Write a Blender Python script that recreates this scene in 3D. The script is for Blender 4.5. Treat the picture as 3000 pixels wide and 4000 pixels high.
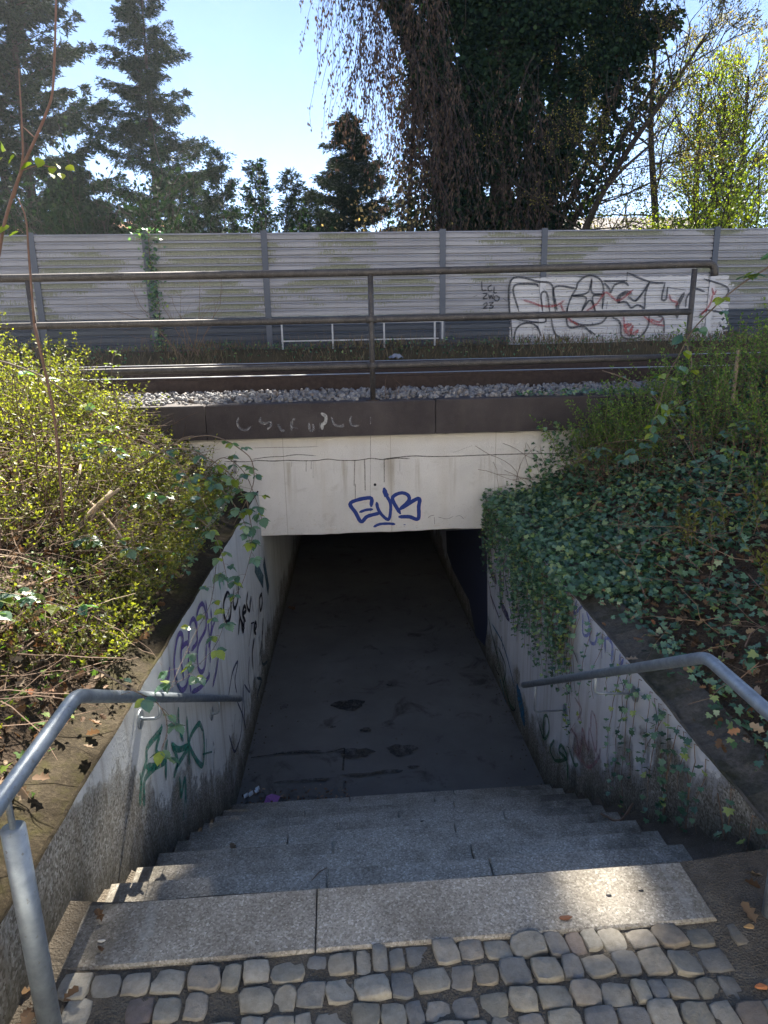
import bpy, math, random
import numpy as np
from mathutils import Matrix, Vector
random.seed(7); rng = np.random.default_rng(11)
R = math.radians
for o in list(bpy.data.objects): bpy.data.objects.remove(o)
sc = bpy.context.scene
COL = sc.collection

# ------------------------------------------------------------------ camera
cam = bpy.data.objects.new('camera', bpy.data.cameras.new('camera'))
COL.objects.link(cam)
right = Vector((0.99719, -0.07268, -0.01803)); up = Vector((0.03619, 0.25689, 0.96576)); fwd = Vector((0.06556, 0.96370, -0.25880))
cam.matrix_world = Matrix(((right.x, up.x, -fwd.x, 0), (right.y, up.y, -fwd.y, 0), (right.z, up.z, -fwd.z, 1.9), (0, 0, 0, 1)))
cam.data.sensor_fit = 'VERTICAL'; cam.data.sensor_height = 36; cam.data.sensor_width = 27
cam.data.lens = 23.85; cam.data.clip_start = 0.05; cam.data.clip_end = 2000
sc.camera = cam
# ------------------------------------------------------------------ sky and sun
SUN_EL, SUN_AZ = R(45), R(3.0)      # azimuth measured from +Y towards +X
w = bpy.data.worlds.new('World'); sc.world = w; w.use_nodes = True
nt = w.node_tree; nt.nodes.clear()
sky = nt.nodes.new('ShaderNodeTexSky'); sky.sky_type = 'NISHITA'; sky.sun_disc = False
sky.sun_elevation = SUN_EL; sky.sun_rotation = SUN_AZ
sky.air_density = 0.55; sky.dust_density = 0.0; sky.ozone_density = 0.6; sky.altitude = 60
bg = nt.nodes.new('ShaderNodeBackground'); bg.inputs['Strength'].default_value = 0.05
wo = nt.nodes.new('ShaderNodeOutputWorld')
nt.links.new(sky.outputs[0], bg.inputs[0]); nt.links.new(bg.outputs[0], wo.inputs[0])
sl = bpy.data.lights.new('sun', 'SUN'); sl.energy = 5.0; sl.angle = R(0.53); sl.color = (1.0, 0.93, 0.80)
sun = bpy.data.objects.new('sun', sl); COL.objects.link(sun)
sdir = Vector((math.sin(SUN_AZ)*math.cos(SUN_EL), math.cos(SUN_AZ)*math.cos(SUN_EL), math.sin(SUN_EL)))
sun.rotation_euler = sdir.to_track_quat('Z', 'Y').to_euler()
sun.location = (0, 30, 40)
sc.view_settings.view_transform = 'Standard'; sc.view_settings.look = 'None'
sc.view_settings.gamma = 1.0; sc.view_settings.use_curve_mapping = False
sc.view_settings.exposure = 2.6
sc.render.engine = 'CYCLES'
try:
    sc.cycles.max_bounces = 8; sc.cycles.diffuse_bounces = 5; sc.cycles.transmission_bounces = 5; sc.cycles.transparent_max_bounces = 8
except Exception: pass

# ------------------------------------------------------------------ material helpers
class M:
    def __init__(s, name):
        s.m = bpy.data.materials.new(name); s.m.use_nodes = True; s.nt = s.m.node_tree; s.nt.nodes.clear()
        s.out = s.n('ShaderNodeOutputMaterial'); s.b = s.n('ShaderNodeBsdfPrincipled')
        s.nt.links.new(s.b.outputs[0], s.out.inputs[0])
    def n(s, t, **kw):
        x = s.nt.nodes.new(t)
        for k, v in kw.items(): setattr(x, k, v)
        return x
    def set(s, sock, v):
        if isinstance(v, bpy.types.NodeSocket): s.nt.links.new(v, sock)
        elif isinstance(v, (tuple, list)) and len(v) == 3 and sock.type == 'RGBA': sock.default_value = (*v, 1)
        else: sock.default_value = v
    def pos(s): return s.n('ShaderNodeNewGeometry').outputs['Position']
    def mapped(s, v, scale=(1, 1, 1), loc=(0, 0, 0), rot=(0, 0, 0)):
        x = s.n('ShaderNodeMapping'); s.set(x.inputs[0], v)
        x.inputs['Scale'].default_value = scale; x.inputs['Location'].default_value = loc; x.inputs['Rotation'].default_value = rot
        return x.outputs[0]
    def noise(s, v, scale=5, detail=5, rough=.6, dist=0):
        x = s.n('ShaderNodeTexNoise'); s.set(x.inputs['Vector'], v)
        x.inputs['Scale'].default_value = scale; x.inputs['Detail'].default_value = detail
        x.inputs['Roughness'].default_value = rough; x.inputs['Distortion'].default_value = dist
        return x.outputs['Fac']
    def voro(s, v, scale=5, feat='F1', out='Distance', rnd=1):
        x = s.n('ShaderNodeTexVoronoi', feature=feat); s.set(x.inputs['Vector'], v)
        x.inputs['Scale'].default_value = scale; x.inputs['Randomness'].default_value = rnd
        return x.outputs[out]
    def ramp(s, f, stops):
        x = s.n('ShaderNodeValToRGB'); s.set(x.inputs[0], f); e = x.color_ramp.elements
        while len(e) < len(stops): e.new(.5)
        for i, (p, c) in enumerate(stops):
            e[i].position = p; e[i].color = (*c, 1) if len(c) == 3 else c
        return x.outputs[0]
    def step(s, f, a, b): return s.ramp(f, [(a, (0, 0, 0)), (b, (1, 1, 1))])
    def mix(s, f, a, b, mode='MIX'):
        x = s.n('ShaderNodeMix', data_type='RGBA', blend_type=mode)
        s.set(x.inputs[0], f); s.set(x.inputs[6], a); s.set(x.inputs[7], b); return x.outputs[2]
    def math(s, op, a, b=0.0, c=None, clamp=False):
        x = s.n('ShaderNodeMath', operation=op); x.use_clamp = clamp
        s.set(x.inputs[0], a); s.set(x.inputs[1], b)
        if c is not None: s.set(x.inputs[2], c)
        return x.outputs[0]
    def rng(s, v, a, b, c=0, d=1):
        x = s.n('ShaderNodeMapRange'); s.set(x.inputs[0], v)
        x.inputs[1].default_value = a; x.inputs[2].default_value = b; x.inputs[3].default_value = c; x.inputs[4].default_value = d
        return x.outputs[0]
    def sep(s, v):
        x = s.n('ShaderNodeSeparateXYZ'); s.set(x.inputs[0], v); return x.outputs
    def bump(s, h, st=.5, d=.01):
        x = s.n('ShaderNodeBump'); s.set(x.inputs['Height'], h); x.inputs['Strength'].default_value = st; x.inputs['Distance'].default_value = d
        s.nt.links.new(x.outputs[0], s.b.inputs['Normal']); return x.outputs[0]
    def base(s, c, rough=.8, metal=0.0, spec=.3):
        s.set(s.b.inputs['Base Color'], c); s.set(s.b.inputs['Roughness'], rough); s.set(s.b.inputs['Metallic'], metal)
        s.b.inputs['Specular IOR Level'].default_value = spec; return s.m
    def rand(s): return s.n('ShaderNodeObjectInfo').outputs['Random']
    def attr(s, name='rnd'): 
        x = s.n('ShaderNodeAttribute'); x.attribute_name = name; return x.outputs['Fac']

def leaf_mat(name, stops, trans=.4, rough=.45, tint=(1.3, 1.5, .6), spec=.4):
    m = M(name); a = m.attr(); p = m.pos()
    col = m.ramp(a, stops)
    col = m.mix(m.rng(m.noise(p, 3, 3), .3, .7), col, m.mix(1.0, col, (.75, .78, .7), 'MULTIPLY'))
    m.base(col, rough, 0, spec)
    if trans > 0:
        t = m.n('ShaderNodeBsdfTranslucent'); m.set(t.inputs[0], m.mix(1.0, col, tint, 'MULTIPLY'))
        mx = m.n('ShaderNodeMixShader'); mx.inputs[0].default_value = trans
        m.nt.links.new(m.b.outputs[0], mx.inputs[1]); m.nt.links.new(t.outputs[0], mx.inputs[2]); m.nt.links.new(mx.outputs[0], m.out.inputs[0])
    return m.m
def plain(name, col, rough=.7, metal=0, spec=.3, var=.25, scale=12, bump=.3, bd=.003):
    m = M(name); p = m.pos(); n = m.noise(p, scale, 6, .65)
    c2 = tuple(x*(1-var) for x in col); c1 = tuple(min(1, x*(1+var)) for x in col)
    m.bump(m.noise(p, scale*5, 5), bump, bd)
    return m.base(m.ramp(n, [(.3, c2), (.7, c1)]), rough, metal, spec)
MT = {}

# --- concrete of the steps: washed aggregate
m = M('step_concrete'); p = m.pos()
sp = m.voro(p, 160, out='Color'); spv = m.rng(m.sep(sp)[0], .0, 1)
agg = m.ramp(spv, [(0, (.17, .152, .125)), (.35, (.31, .28, .235)), (.75, (.42, .385, .33)), (.93, (.54, .5, .44)), (1, (.68, .64, .58))])
fine = m.noise(p, 320, 3); c = m.mix(.35, agg, m.ramp(fine, [(.3, (.19, .168, .138)), (.75, (.48, .44, .375))]))
c = m.mix(m.rng(m.noise(p, 3.2, 6, .65, .4), .42, .72), c, m.mix(1, c, (.55, .53, .5), 'MULTIPLY'))
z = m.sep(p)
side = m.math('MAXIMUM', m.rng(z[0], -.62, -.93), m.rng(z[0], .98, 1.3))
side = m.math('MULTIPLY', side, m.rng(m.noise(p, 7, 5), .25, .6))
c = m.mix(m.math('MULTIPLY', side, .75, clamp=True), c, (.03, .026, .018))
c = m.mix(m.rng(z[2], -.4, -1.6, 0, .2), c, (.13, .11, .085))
wl = m.math('MULTIPLY', m.math('LESS_THAN', m.math('ABSOLUTE', m.math('ADD', z[0], m.rng(m.noise(p, 9, 3), 0, 1, .67, .70))), .022), m.step(m.noise(p, 30, 4), .38, .6))
wl = m.math('MULTIPLY', wl, m.math('GREATER_THAN', z[2], -.01))
c = m.mix(m.math('MULTIPLY', wl, .45), c, (.34, .34, .31))
wr = m.math('MULTIPLY', m.math('LESS_THAN', m.math('ABSOLUTE', m.math('SUBTRACT', z[0], m.rng(m.noise(p, 9, 3), 0, 1, 1.12, 1.145))), .02), m.step(m.noise(p, 30, 4), .38, .6))
wr = m.math('MULTIPLY', wr, m.math('GREATER_THAN', z[2], -.01)); c = m.mix(m.math('MULTIPLY', wr, .4), c, (.32, .32, .3))
m.bump(m.math('ADD', m.math('MULTIPLY', spv, .5), fine), .45, .004)
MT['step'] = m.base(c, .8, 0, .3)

# --- cobbles
m = M('cobble_stone'); p = m.pos(); r_ = m.rand()
col = m.ramp(r_, [(0, (.3, .275, .22)), (.2, (.4, .37, .305)), (.4, (.34, .305, .25)), (.55, (.44, .41, .35)), (.68, (.36, .32, .27)), (.8, (.23, .23, .225)), (.93, (.38, .35, .29)), (.975, (.24, .19, .17)), (1, (.42, .37, .27))])
col = m.mix(m.rng(m.noise(p, 45, 6, .7), .3, .75), m.mix(1, col, (.66, .64, .6), 'MULTIPLY'), col)
sx = m.sep(p)
col = m.mix(m.rng(m.noise(p, 7, 6, .7), .45, .75, 0, .6), col, (.13, .115, .09))
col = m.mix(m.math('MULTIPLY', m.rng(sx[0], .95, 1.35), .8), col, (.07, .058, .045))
m.bump(m.math('ADD', m.noise(p, 70, 6, .7), m.math('MULTIPLY', m.noise(p, 260, 3), .4)), .7, .006)
MT['cobble'] = m.base(col, .75, 0, .35)

# --- bare earth
m = M('earth'); p = m.pos()
c = m.ramp(m.noise(p, 8, 8, .7), [(.3, (.03, .021, .014)), (.55, (.07, .05, .035)), (.75, (.12, .088, .06))])
c = m.mix(m.rng(m.noise(p, 180, 3), .6, .75), c, (.14, .12, .1))
m.bump(m.math('ADD', m.noise(p, 25, 8, .75), m.voro(p, 60)), .8, .02); MT['earth'] = m.base(c, .95, 0, .15)
m = M('jointing_sand'); p = m.pos(); q = m.sep(p)
c = m.ramp(m.noise(p, 14, 8, .75), [(.3, (.07, .058, .045)), (.6, (.13, .113, .09)), (.8, (.19, .17, .145))])
c = m.mix(m.math('MULTIPLY', m.rng(m.math('ABSOLUTE', m.math('SUBTRACT', q[0], .2)), .95, 1.25), .6), c, (.06, .046, .034)); c = m.mix(m.rng(m.noise(p, 220, 3), .6, .75), c, (.25, .23, .2))
m.bump(m.math('ADD', m.noise(p, 30, 8, .75), m.voro(p, 130)), .7, .008); MT['sand'] = m.base(c, .95, 0, .15)
m = M('far_ground'); p = m.pos()
c = m.ramp(m.noise(p, .8, 8, .7), [(.3, (.05, .04, .022)), (.6, (.08, .062, .035)), (.8, (.11, .09, .055))])
MT['far'] = m.base(c, .95, 0, .1)

# --- painted plaster of the two retaining walls (flaking low down, stained)
def plaster(name, ztop, tint):
    m = M(name); p = m.pos(); q = m.sep(p)
    paint = m.ramp(m.noise(p, 2.2, 6, .6), [(.3, tuple(x*.82 for x in tint)), (.7, tint)])
    # height above the stair line
    line = m.math('MAXIMUM', m.math('MINIMUM', m.math('MULTIPLY', m.math('SUBTRACT', q[1], 1.9), -.623), 0), -1.703)
    h = m.math('SUBTRACT', q[2], line)
    strk = m.noise(m.mapped(p, (9, 9, 1.3)), 1, 6, .7)
    big = m.noise(p, 2.6, 6, .65)
    lim = m.math('ADD', m.math('MULTIPLY', big, .95), m.math('MULTIPLY', strk, .35))
    wear = m.rng(m.math('SUBTRACT', m.math('ADD', -.06, lim), m.math('MULTIPLY', h, .75)), .0, .55)
    frontw = m.rng(q[1], 3.4, 1.6, 0, .2)
    wear = m.math('ADD', wear, frontw if ztop > .2 else m.math('MULTIPLY', frontw, .3))
    grit = m.noise(p, 130, 4, .75); grit2 = m.noise(p, 34, 5, .7)
    mk = m.math('ADD', m.math('MULTIPLY', grit, .6), m.math('MULTIPLY', grit2, .4))
    peel = m.step(m.math('ADD', m.math('SUBTRACT', wear, mk), .0), -.10, .20)
    gc = m.sep(m.voro(p, 105, out='Color'))[0]
    under = m.ramp(m.math('ADD', m.math('MULTIPLY', gc, .55), m.math('MULTIPLY', m.noise(p, 60, 5, .75), .6)), [(.22, (.07, .062, .05)), (.5, (.24, .225, .19)), (.75, (.4, .38, .34)), (.92, (.6, .58, .55))])
    fl = m.step(m.noise(m.mapped(p, (22, 22, 7), (1, 5, 2)), 1, 5, .7), .60, .63); under = m.mix(m.math('MULTIPLY', fl, .5), under, tint)
    under = m.mix(m.rng(m.noise(p, 4.5, 5, .6), .45, .72, 0, .5), under, (.10, .085, .065))
    c = m.mix(peel, paint, under)
    drip = m.step(m.noise(m.mapped(p, (14, 14, .55), (3, 1, 0)), 1, 5, .65), .52, .72)
    c = m.mix(m.math('MULTIPLY', drip, .5), c, (.16, .125, .085))
    damp = m.math('MULTIPLY', m.rng(m.math('SUBTRACT', h, m.math('MULTIPLY', m.noise(m.mapped(p, (7, 7, 1.5)), 1, 6, .7), .42)), .02, -.2), .8, clamp=True)
    c = m.mix(damp, c, m.ramp(m.noise(p, 20, 5), [(.35, (.035, .033, .018)), (.7, (.10, .085, .055))]))
    m.bump(m.math('ADD', m.math('MULTIPLY', peel, m.math('ADD', m.noise(p, 120, 4, .8), gc)), m.math('MULTIPLY', m.noise(p, 60, 5), .35)), .9, .012)
    return m.base(c, .8, 0, .25)
MT['plasterL'] = plaster('plaster_left', .31, (.56, .57, .56))
MT['plasterR'] = plaster('plaster_right', .08, (.55, .56, .60))
m = M('mossy_concrete'); p = m.pos(); q = m.sep(p)
c = m.ramp(m.noise(p, 60, 6, .75), [(.3, (.016, .012, .008)), (.55, (.045, .035, .022)), (.75, (.09, .072, .047))])
c = m.mix(m.step(m.noise(p, 5, 6, .7), .5, .68), c, (.045, .04, .014))
m.bump(m.math('ADD', m.noise(p, 60, 6, .8), m.noise(p, 9, 4)), .8, .015); MT['moss'] = m.base(c, .92, 0, .15)
m = M('grey_concrete'); p = m.pos()
c = m.ramp(m.noise(p, 40, 6, .75), [(.3, (.05, .045, .04)), (.7, (.13, .12, .105))])
c = m.mix(m.step(m.noise(p, 4, 6, .7), .5, .68), c, (.03, .032, .016))
m.bump(m.noise(p, 50, 6, .8), .7, .012); MT['ledge'] = m.base(c, .9, 0, .15)

# --- pale beam
m = M('beam_render'); p = m.pos(); q = m.sep(p)
c = m.ramp(m.noise(p, 1.6, 6, .6), [(.3, (.54, .525, .52)), (.7, (.64, .62, .61))])
c = m.mix(m.rng(m.noise(m.mapped(p, (5, 1, .5)), 1, 6, .6), .5, .75, 0, .25), c, (.45, .38, .3))
pit = m.step(m.noise(p, 75, 3, .6), .30, .36)
low = m.rng(q[2], .55, -.1, .15, 1)
c = m.mix(m.math('MULTIPLY', m.math('SUBTRACT', 1, pit), m.math('MULTIPLY', low, .55)), c, (.2, .17, .14))
c = m.mix(m.math('MULTIPLY', m.rng(q[2], .74, .86), .35), c, (.42, .34, .2))
c = m.mix(m.math('MULTIPLY', m.step(m.noise(m.mapped(p, (1, 1, 2.5)), 9, 6, .7), .58, .7), m.rng(q[2], .12, -.17, 0, .55)), c, (.42, .33, .22))
sk = m.math('MULTIPLY', m.step(m.noise(m.mapped(p, (6, 1, .35), (2.3, 0, 0)), 1, 5, .65), .53, .66), m.math('MULTIPLY', m.math('LESS_THAN', q[2], .595), m.rng(q[2], .05, .5)))
c = m.mix(m.math('MULTIPLY', sk, .5), c, (.24, .19, .12))
fm = m.math('LESS_THAN', m.math('ABSOLUTE', m.math('SUBTRACT', m.math('FRACT', m.math('MULTIPLY', q[0], .9)), .5)), .0035); c = m.mix(m.math('MULTIPLY', fm, .45), c, (.25, .22, .18))
c = m.mix(m.math('MULTIPLY', m.step(m.noise(p, 5, 6, .7, .5), .58, .66), .3), c, (.38, .35, .33))
m.bump(m.math('ADD', m.noise(p, 90, 5, .7), m.math('MULTIPLY', m.noise(p, 8, 4), .6)), .6, .01); MT['beam'] = m.base(c, .85, 0, .2)
m = M('coping_concrete'); p = m.pos()
c = m.ramp(m.noise(p, 3, 8, .7), [(.3, (.038, .032, .034)), (.7, (.075, .064, .064))])
c = m.mix(m.step(m.noise(p, 110, 3), .62, .72), c, (.15, .14, .14))
c = m.mix(m.rng(m.noise(m.mapped(p, (6, 6, 1)), 1, 5), .5, .8, 0, .5), c, (.1, .085, .075))
m.bump(m.noise(p, 80, 6, .8), .6, .008); MT['coping'] = m.base(c, .85, 0, .2)
m = M('tunnel_floor'); p = m.pos()
c = m.ramp(m.noise(p, 1.5, 8, .65), [(.3, (.085, .084, .082)), (.7, (.135, .133, .13))])
c = m.mix(m.step(m.noise(p, 2.6, 7, .7, .8), .56, .68), c, (.045, .042, .038))
m.bump(m.noise(p, 60, 6, .7), .4, .006); MT['floor'] = m.base(c, .7, 0, .3)
MT['ceil'] = plain('tunnel_ceiling', (.10, .1, .1), .9)
m = M('puddle_water'); p = m.pos(); m.base((.035, .033, .03), .4, 0, .5); m.set(m.b.inputs['Alpha'], m.step(m.noise(p, 12, 6, .75), .36, .6)); MT['wet'] = m.m

m = M('window_glass'); MT['glass'] = m.base((.03, .04, .05), .08, 0, .5)
# --- metals
m = M('galvanised_steel'); p = m.pos()
c = m.mix(m.rng(m.noise(p, 22, 5, .6), .35, .7), (.22, .25, .28), (.33, .37, .41))
c = m.mix(m.step(m.noise(p, 60, 5), .62, .7), c, (.2, .2, .2))
m.bump(m.noise(p, 120, 4), .15, .002); MT['galv'] = m.base(c, m.ramp(m.noise(p, 30, 4), [(.3, (.42,)*3), (.7, (.6,)*3)]), .6, .5)
m = M('weathered_paint'); p = m.pos()
c = m.ramp(m.noise(p, 14, 7, .7), [(.3, (.035, .032, .033)), (.6, (.075, .068, .066)), (.8, (.12, .1, .085))])
c = m.mix(m.step(m.noise(p, 90, 4), .62, .72), c, (.25, .24, .22))
m.bump(m.noise(p, 90, 5, .7), .5, .004); MT['guard'] = m.base(c, .6, .2, .4)
m = M('rail_rust'); p = m.pos()
c = m.ramp(m.noise(p, 20, 6, .7), [(.3, (.025, .017, .015)), (.7, (.06, .042, .036))])
m.bump(m.noise(p, 90, 5, .7), .5, .004); MT['rust'] = m.base(c, .75, .1, .3)
MT['railtop'] = plain('rail_running_surface', (.55, .54, .53), .28, 1.0, .5, .15)
MT['sleeper'] = plain('timber_sleeper', (.10, .082, .062), .9, var=.4, scale=20)
m = M('ballast_stone'); p = m.pos(); rr = m.attr('rnd')
c = m.ramp(m.math('FRACT', m.math('ADD', rr, m.math('MULTIPLY', m.rand(), 1.0))), [(0, (.13, .135, .15)), (.3, (.22, .22, .23)), (.6, (.3, .3, .31)), (.85, (.2, .17, .15)), (1, (.4, .39, .38))])
c = m.mix(m.rng(m.noise(p, 60, 5), .3, .7), m.mix(1, c, (.6, .58, .56), 'MULTIPLY'), c)
m.bump(m.noise(p, 120, 4), .4, .004); MT['stone'] = m.base(c, .8, 0, .3)

# --- noise barrier planks
def plank_mat(name, c1, c2, algae):
    m = M(name); p = m.pos(); q = m.sep(p); r_ = m.rand()
    c = m.mix(m.rng(m.noise(m.mapped(p, (.8, 1, 6)), 1, 5), .3, .7), c1, c2)
    c = m.mix(m.math('MULTIPLY', r_, .3), c, tuple(x*.8 for x in c1))
    if algae:
        blk = m.noise(m.mapped(p, (.75, 1, 2.3), (4.1, 0, 2)), 1, 2, .5)
        fr = m.noise(m.mapped(p, (7, 1, 2.2)), 5, 6, .8)
        a = m.step(m.math('ADD', blk, m.math('MULTIPLY', fr, .42)), .70, .74)
        ph = m.math('FRACT', m.math('DIVIDE', m.math('SUBTRACT', q[2], 2.162), .1247))
        band = m.math('MULTIPLY', m.step(m.math('ADD', ph, m.math('MULTIPLY', m.math('SUBTRACT', fr, .5), .8)), .12, .2), m.math('SUBTRACT', 1, m.step(ph, .74, .78)))
        a = m.math('MULTIPLY', a, band); st_ = m.step(m.noise(m.mapped(p, (30, 1, 1.4)), 1, 3), .5, .7)
        c = m.mix(m.math('MULTIPLY', m.math('MULTIPLY', m.rng(m.noise(p, .9, 2), .4, .6), st_), .25), c, (.2, .17, .15))
        c = m.mix(m.math('MULTIPLY', a, .8), c, m.ramp(m.noise(p, 30, 4), [(.3, (.075, .085, .045)), (.7, (.17, .18, .10))]))
    m1 = m.math('GREATER_THAN', q[0], m.rng(m.noise(p, 2, 2), 0, 1, 3.13, 3.2)); m2 = m.math('LESS_THAN', q[0], m.rng(m.noise(p, 5, 2), 0, 1, 6.9, 7.5))
    m3 = m.math('LESS_THAN', q[2], m.rng(m.noise(p, 3, 4), 0, 1, 2.70, 2.80))
    wm = m.math('MULTIPLY', m.math('MULTIPLY', m1, m2), m3)
    wm = m.math('MULTIPLY', wm, m.step(m.noise(p, 14, 5, .75), .3, .42))
    c = m.mix(m.math('MULTIPLY', wm, .92), c, (.5, .5, .53))
    m.bump(m.noise(p, 40, 4), .15, .004)
    return m.base(c, .55, .15, .4)
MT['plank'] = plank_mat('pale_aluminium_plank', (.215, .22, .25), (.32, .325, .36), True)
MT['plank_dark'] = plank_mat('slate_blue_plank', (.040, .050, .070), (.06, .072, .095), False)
MT['bpost'] = plank_mat('barrier_post_steel', (.062, .075, .105), (.085, .1, .13), False)
MT['whitepaint'] = plain('white_paint', (.36, .37, .4), .5, var=.15)

def flat(name, c, rough=.6, alpha=1.0):
    m = M(name); p = m.pos()
    cc = m.ramp(m.noise(p, 40, 5), [(.3, tuple(x*.75 for x in c)), (.7, c)])
    m.base(cc, rough, 0, .3)
    if alpha < 1:
        m.set(m.b.inputs['Alpha'], m.rng(m.noise(p, 45, 5, .7), .3, .7, alpha*.45, min(1, alpha*1.5)))
    return m.m
MT['blue'] = flat('spray_blue', (.018, .045, .24)); MT['blk'] = flat('spray_black', (.012, .014, .022), .6, .85)
MT['blk2'] = flat('marker_black', (.012, .012, .018)); MT['red'] = flat('spray_red', (.36, .05, .05), .6, .6)
MT['purple'] = flat('spray_purple', (.12, .07, .32), .6, .9); MT['green'] = flat('spray_green', (.015, .19, .13), .6, .85)
MT['bright'] = flat('spray_bright_green', (.05, .5, .25), .6, .7); MT['navy'] = flat('spray_navy', (.03, .045, .13), .6, .75)
MT['teal'] = flat('spray_teal', (.015, .09, .12), .6, .8); MT['lav'] = flat('spray_lavender', (.16, .19, .5), .6, .6)
MT['pink'] = flat('spray_faded_pink', (.55, .2, .25), .6, .4); MT['grn2'] = flat('spray_leaf_green', (.02, .14, .05), .6, .8)
MT['tealb'] = flat('spray_turquoise', (.02, .16, .3), .6, .8); MT['dred'] = flat('spray_dark_red', (.18, .03, .06), .6, .6)
MT['dpur'] = flat('spray_dark_violet', (.05, .03, .14), .6, .65); MT['faded'] = flat('faded_white_paint', (.35, .35, .38), .7, .38)
MT['fadedP'] = flat('flaking_white_paint', (.5, .5, .5), .7, .95); MT['crack'] = flat('crack_shadow', (.06, .05, .04), .9, .9)
MT['drip'] = flat('seep_stain', (.14, .11, .06), .9, .42); MT['navyfill'] = flat('dark_blue_fill', (.04, .045, .08), .6)
MT['rag'] = plain('pale_cloth', (.28, .29, .33), .9); MT['purplepaper'] = flat('purple_wrapper', (.3, .12, .35)); MT['foil'] = plain('foil', (.6, .65, .7), .3, .7)

# --- plants
MT['priv'] = leaf_mat('young_leaf', [(0, (.05, .06, .02)), (.4, (.12, .135, .028)), (.8, (.2, .205, .04)), (1, (.3, .28, .07))], .5, .5, (1.5, 1.6, .5))
MT['privs'] = leaf_mat('shade_young_leaf', [(0, (.06, .12, .03)), (.5, (.12, .21, .05)), (1, (.26, .35, .07))], .45, .5, (1.4, 1.6, .6))
MT['bram'] = leaf_mat('bramble_leaf', [(0, (.06, .13, .10)), (.6, (.12, .21, .16)), (.85, (.17, .26, .17)), (1, (.26, .32, .06))], .35, .33, (1.5, 1.8, .5), .6)
MT['ivy'] = leaf_mat('ivy_leaf', [(0, (.04, .09, .065)), (.4, (.09, .18, .12)), (.8, (.17, .28, .18)), (1, (.32, .38, .13))], .25, .27, (1.3, 1.6, .5), .6)
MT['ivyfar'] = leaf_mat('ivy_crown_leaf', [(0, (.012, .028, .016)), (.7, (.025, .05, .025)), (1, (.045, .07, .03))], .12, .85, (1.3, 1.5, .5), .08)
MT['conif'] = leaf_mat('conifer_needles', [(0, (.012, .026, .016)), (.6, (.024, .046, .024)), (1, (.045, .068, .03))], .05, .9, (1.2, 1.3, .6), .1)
MT['dry'] = leaf_mat('dead_oak_leaf', [(0, (.07, .04, .025)), (.4, (.15, .09, .055)), (.75, (.24, .165, .115)), (.95, (.36, .28, .21)), (1, (.3, .1, .04))], .25, .7, (1.3, 1, .7), .2)
MT['budleaf'] = leaf_mat('budding_leaf', [(0, (.12, .1, .03)), (.5, (.2, .18, .05)), (1, (.3, .27, .07))], .5, .6, (1.5, 1.4, .5))
MT['willow'] = leaf_mat('spring_green_leaf', [(0, (.1, .14, .02)), (.5, (.17, .22, .03)), (1, (.28, .32, .04))], .5, .5, (1.5, 1.6, .5))
MT['beige'] = leaf_mat('tan_blossom_leaf', [(0, (.2, .15, .07)), (1, (.42, .34, .18))], .5, .7, (1.3, 1.2, .7))
MT['browntwig'] = leaf_mat('seed_cluster', [(0, (.05, .032, .025)), (1, (.13, .09, .06))], .2, .8, (1.2, 1, .8))
MT['bark'] = plain('bark', (.045, .036, .028), .95, var=.4, scale=6, bump=.9, bd=.03)
MT['twig'] = plain('twig', (.15, .10, .07), .85, var=.35, scale=20)
MT['twigred'] = plain('red_brown_stem', (.13, .075, .055), .7, var=.3, scale=20)
MT['cane'] = plain('bramble_cane', (.14, .105, .08), .6, var=.35, scale=15)
MT['twiglight'] = plain('sunbleached_twig', (.3, .23, .16), .8, var=.35, scale=20)
MT['straw'] = leaf_mat('dry_grass', [(0, (.09, .07, .04)), (.35, (.16, .115, .07)), (.85, (.25, .19, .12)), (1, (.1, .13, .05))], .3, .8, (1.2, 1.1, .7))
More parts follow.
